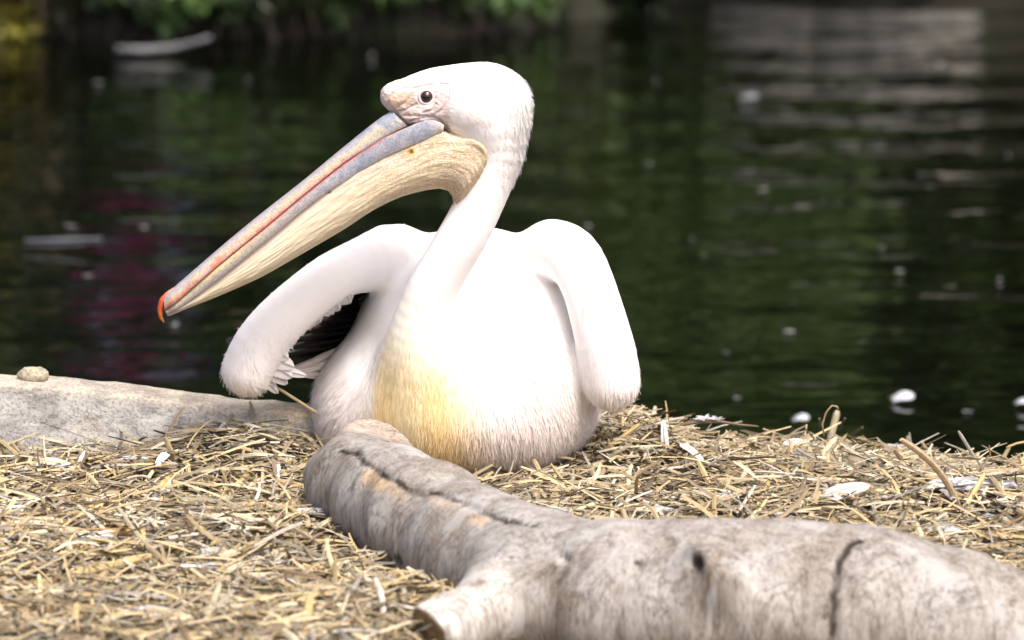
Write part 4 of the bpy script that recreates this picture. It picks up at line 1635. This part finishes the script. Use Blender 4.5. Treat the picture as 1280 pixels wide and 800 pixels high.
stalk(gz(1200, 690), gz(1290, 640, .02), .004, BRN, "thin dark stem lying over straw beside the log end")
stalk(gz(345, 545), P(308, 502, gz(345, 545)[1] - .02), .0045, BRN, "thin dark stem sticking up before the grey slab")
g = gz(398, 515)
stalk(P(402, 520, .04), P(344, 483, .035), .0040, TAN, "thin tan straw rising towards the drooped wing")
stalk(gz(222, 582), P(206, 546, gz(222, 582)[1] - .01), .0065, TAN, "tan straw standing before the grey slab")
stalk(gz(247, 600), gz(195, 576, .012), .0055, BRN, "brown straw leaning near the grey slab")
stalk(gz(0, 592, .005), gz(80, 594, .006), .0075, PAL, "long pale straw lying along the slab foot")
stalk(gz(95, 666, .004), gz(165, 666, .010), .011, (.34, .21, .09), "broad brown leaf blade lying over white scraps")
stalk(gz(68, 662, .004), gz(80, 615, .012), .0105, PAL, "pale split straw pointing up the slope")
stalk(gz(62, 655), gz(90, 690, .012), .010, PAL, "pale flat straw meeting the split straw")
stalk(gz(35, 735, .004), gz(188, 695, .012), .011, GLD, "long golden straw lying slantwise in the front bed")
stalk(gz(98, 755), gz(135, 712, .012), .008, TAN, "slanting tan straw below the long golden one")
stalk(gz(92, 790), gz(95, 755, .015), .008, GLD, "golden straw pointing out of the front bed")
stalk(gz(25, 795), gz(33, 765, .015), .010, TAN, "tan straw piece at the front edge of the bed")
stalk(gz(248, 800), gz(275, 730, .02), .007, PAL, "long pale stem leaning across the front bed")
stalk(gz(380, 795), gz(388, 742, .02), .010, GLD, "golden straw standing near the sawn branch stub")
stalk(gz(330, 700), gz(430, 640, .012), .0075, PAL, "pale straw lying up against the bent log")
stalk(gz(300, 560), gz(372, 580, .01), .006, TAN, "tan straw lying on the heap beside the log end")
stalk(gz(275, 625), gz(325, 580, .012), .008, GLD, "golden straw slanting below the heap")
stalk(gz(640, 610), gz(720, 604, .01), .006, GLD, "golden straw lying at the foot of the breast")
stalk(gz(690, 600), gz(760, 575, .01), .006, TAN, "tan straw tucked under the breast feathers")
stalk(gz(760, 560), gz(800, 530, .02), .006, GLD, "golden straw rising under the hanging wing")
stalk(gz(845, 620), gz(930, 585, .012), .006, BRN, "brown stem lying in the straw behind the log")

# many more single stalks lying on top of the bed, copies of a few shapes
protos = []
for k, (ln, w) in enumerate(((.080, .0055), (.11, .0068), (.15, .0065), (.10, .0095), (.19, .0052))):
    for c in (GLD, PAL, TAN, GRY):
        t = np.linspace(-.5, .5, 9)
        bendk = rng.normal(0, .04)
        ctr = np.stack([t * ln, bendk * ln * 4 * (t ** 2), -.06 * ln * 4 * t ** 2], 1)
        prof = [(-.5, 0), (-.25, .28), (.15, .34), (.5, 0), (0, -.12)]
        V = np.stack([ctr + np.array([0, 1, 0]) * w * p + np.array([0, 0, 1]) * w * q for p, q in prof], 1).reshape(-1, 3)
        cols = np.tile(np.asarray(c, float), (len(V), 1)) * (.85 + .3 * vnoise(V, 120, k))[:, None]
        me = mesh_np("straw_stalk", V, grid_quads(9, 5, True), cols, smooth=False)
        me.materials.append(M_STRAW)
        protos.append((me, ("short", "slim", "long", "broad", "very long thin")[k] + " " + {GLD: "golden", PAL: "pale cream", TAN: "tan", GRY: "grey"}[c] + " straw stalk lying loose on top of the straw bed"))
made = 0
while made < 220:
    px, py = rng.uniform(-20, 1300), rng.uniform(565, 800)
    p = gz(px, py, .006)
    if p[1] > .28 or (p[1] < -.72 and p[0] > -.12):
        continue
    yaw = rng.uniform(0, 2 * math.pi)
    dv = np.array([math.cos(yaw), math.sin(yaw), 0]) * .07
    pts = np.array([p - dv, p - dv * .5, p, p + dv * .5, p + dv], np.float32)
    if (f_log0(pts) < .004).any() or (f_bird(pts) < .0).any() or (f_slab(pts) < .004).any():
        continue
    me, lab = protos[rng.integers(len(protos))]
    o = bpy.data.objects.new("straw_stalk", me)
    col.objects.link(o)
    o.location = p
    o.rotation_euler = (rng.normal(0, .25), rng.normal(0, .12), yaw)
    o["label"] = lab
    o["category"] = "straw"
    o["group"] = "loose straw stalks on the bed"
    made += 1


# ------------------------------------------------------------------ loose feathers, scraps and twigs
def down_feather(name, c, size, label, up=.5, n=60, group=None, rot=0.0, stretch=1.6):
    c = np.asarray(c, float)
    d = rng.normal(size=(n, 3)) * np.array([stretch, .8, up])
    d[:, 2] = np.abs(d[:, 2]) * .8
    d /= np.linalg.norm(d, axis=1)[:, None]
    d *= np.array([stretch, .8, up])
    Ln = size * .5 * rng.uniform(.5, 1.1, n)[:, None]
    s = np.cross(d, rng.normal(size=(n, 3)))
    s /= np.linalg.norm(s, axis=1)[:, None]
    w = size * .05
    a = rng.normal(size=(n, 3)) * size * .08
    a[:, 2] = np.abs(a[:, 2])
    mid = a + d * Ln * .55 + np.array([0, 0, size * .05])
    e = a + d * Ln
    V = np.stack([a - s * w, a + s * w, mid + s * w, mid - s * w, e + s * w * .2, e - s * w * .2], 1).reshape(-1, 3)
    o6 = np.arange(n)[:, None] * 6
    Q = np.concatenate([o6 + np.array([0, 1, 2, 3]), o6 + np.array([3, 2, 4, 5])])
    # a small vane in the middle so that it reads as one feather
    tone = .45 if name == "floating_fluff" else .72
    o = obj(name, mesh_np(name, V, Q, np.tile(np.array([tone, tone, tone * 1.01]), (len(V), 1))), M_FEA, None, label, "feather", group)
    o.location = c
    o.rotation_euler.z = rot
    return o


def loose_feather(a, b, w, label, normal=(0, -.6, .8), c=(.80, .79, .78), sag=-.004):
    root = empty("loose_feather", np.asarray(a, float), label, "feather")
    a, b = np.asarray(a, float), np.asarray(b, float)
    obj("vane", vane("vane", a + (b - a) * .15, b, w, c, root, normal, sag, c, 12), M_VANE, root)
    d = b - a
    obj("quill", tube_mesh("quill", [[(np.zeros(3), .0011), (d * .3, .0010), (d * .7 + np.array([0, 0, .001]), .0006)]], 5, (.7, .66, .58)), M_FEA, root)
    return root


g = gz(833, 575)
loose_feather(g, P(829, 524, g[1]), .010, "slim white feather standing upright in the straw by the twig", (0, -1, .2))
loose_feather(gz(845, 550, .012), gz(880, 577, .012), .010, "white feather lying slantwise beside the upright feather")
g = gz(95, 588)
loose_feather(g, P(106, 563, g[1]), .005, "thin white quill feather standing before the grey slab", (0, -1, .2))
loose_feather(gz(38, 574, .006), gz(92, 586, .008), .020, "fluffy white feather lying at the foot of the slab")
loose_feather(gz(1022, 622, .008), gz(1088, 606, .016), .022, "large greyish white feather lying in the straw behind the log", c=(.46, .44, .42))
loose_feather(gz(975, 556, .010), gz(1012, 552, .012), .014, "white feather lying flat along the nest rim")
loose_feather(gz(172, 632, .003), gz(205, 627, .006), .015, "white curved feather lying in the open straw")
loose_feather(gz(174, 654, .003), gz(200, 647, .006), .012, "small white feather below the curved feather")
loose_feather(gz(215, 560, .012), gz(195, 583, .012), .012, "narrow white feather leaning against the grey slab")
loose_feather(gz(345, 573, .012), gz(349, 598, .012), .008, "small white feather upright on the heap by the log end", (0, -1, .3))
loose_feather(gz(610, 598, .012), gz(575, 604, .012), .008, "tiny white feather at the foot of the breast")
for (px, py, sz, lab) in ((122, 676, .030, "white scrap of down under the brown leaf blade"), (386, 642, .026, "white tuft of down against the log end"),
                          (1190, 612, .050, "large fluffy white down tuft behind the long brown stalk"), (1250, 610, .035, "white down caught in straw near the rim"),
                          (185, 772, .045, "white down tuft in the front bed"), (250, 712, .035, "white down scrap beside the long golden straw"),
                          (912, 622, .030, "small down tuft in the straw behind the log"), (820, 640, .026, "white down scrap close behind the log"),
                          (1240, 648, .028, "white down flake near the thin dark stem"), (15, 640, .026, "white down flake beyond the split straw"),
                          (262, 690, .022, "small bright down flake in the open straw"), (168, 575, .024, "white down flake on the slab foot"),
                          (905, 565, .020, "tiny down flake behind the slanting feather"), (1120, 560, .022, "small down flake on the rim beyond the long stalk"),
                          (300, 668, .020, "tiny down flake below the heap"), (60, 740, .030, "grey white down in the front bed"),
                          (700, 640, .022, "small down flake between breast and log"), (1180, 665, .030, "grey down flake just behind the log top")):
    down_feather("down_feather", gz(px, py, .004), sz, lab, .35)

# twig with fluff on the rim
g1 = P(803, 551, .20)
tw = [(g1, .0034), (P(840, 533, .20), .0030), (P(868, 528, .20), .0026), (P(900, 527, .20), .0022), (P(925, 531, .20), .0017), (P(948, 533, .20), .0010)]
TW = empty("twig", g1, "dark thin twig with white fluff stretching over the nest rim", "twig")
obj("stem", tube_mesh("stem", [[(p - g1, r) for p, r in tw]], 6), M_TWIG, TW)
side = [[(P(900, 527, .20) - g1, .0013), (P(906, 522, .20) - g1, .0007)], [(P(868, 528, .20) - g1, .0013), (P(862, 523, .20) - g1, .0007)]]
obj("side_shoot", tube_mesh("side_shoot", side, 5), M_TWIG, TW)
for px, py, sz in ((880, 526, .018), (896, 525, .014)):
    down_feather("down_feather", P(px, py, .198), sz, "white fluff caught on the dark twig", .9, 40, "fluff on the twig")
# curly stem on the rim
cu = [(1030, 545), (1028, 530), (1033, 515), (1040, 507), (1046, 508), (1048, 511)]
g1 = P(1030, 548, .25)
obj("curled_stem", tube_mesh("curled_stem", [[(P(x, y, .25), .0012) for x, y in cu]], 5, TAN), M_STRAW, None, "hair thin curled stem rising beside the broad upright straw", "stem")
cu = [(1296, 548), (1285, 552), (1272, 554), (1262, 558), (1258, 560)]
obj("curled_stem", tube_mesh("curled_stem", [[(P(x, y, .26), .0016) for x, y in cu]], 5, GLD), M_STRAW, None, "thin arched stem reaching over the rim at its outer end", "stem")

# feathers and fluff floating on the pond
for (px, py, sz, lab) in ((1127, 496, .048, "white curled feather floating on the dark water past the nest rim"),
                          (1000, 523, .034, "small white feather floating close to the nest rim"),
                          (1277, 503, .030, "white feather floating at the outer water past the rim"),
                          (935, 121, .040, "pale feather floating far out on the rippled water")):
    f_ = loose_feather(PZ(px - sz * 330, py + 1, WATER_Z + .008), PZ(px + sz * 330, py, WATER_Z + .014), sz * .55, lab, (0, -.5, .85), (.62, .64, .68) if py > 300 else (.25, .26, .28), -.006)
fl = [(955, 238, .030), (812, 205, .026), (1125, 340, .020), (985, 415, .020), (865, 298, .018), (880, 320, .016), (1175, 82, .035), (985, 140, .022), (1260, 195, .022),
      (1250, 350, .024), (1103, 310, .016), (908, 440, .016), (868, 542, .022), (848, 545, .016), (922, 498, .014), (123, 105, .040), (88, 283, .026), (180, 285, .024),
      (218, 407, .022), (288, 427, .020), (110, 345, .020), (735, 283, .024), (1210, 515, .014), (820, 100, .028), (310, 100, .024), (465, 70, .022), (1038, 105, .020), (760, 15, .03)]
for px, py, sz in fl:
    down_feather("floating_fluff", PZ(px, py, WATER_Z + .004), sz * rng.uniform(.45, .8), "tiny white fluff speck drifting on the dark pond", .5, 26, "fluff specks on the pond", rng.uniform(0, 3), rng.uniform(.7, 2.4))
# faint scum line
obj("floating_reed", tube_mesh("floating_reed", [[(PZ(30, 301, WATER_Z + .004), .003), (PZ(80, 300, WATER_Z + .004), .004), (PZ(128, 298, WATER_Z + .003), .0025)]], 6),
    mat_plain("pale_reed", (.13, .14, .16), .6, .3), None, "pale grey reed floating on the water below the flowering shrub", "reed")
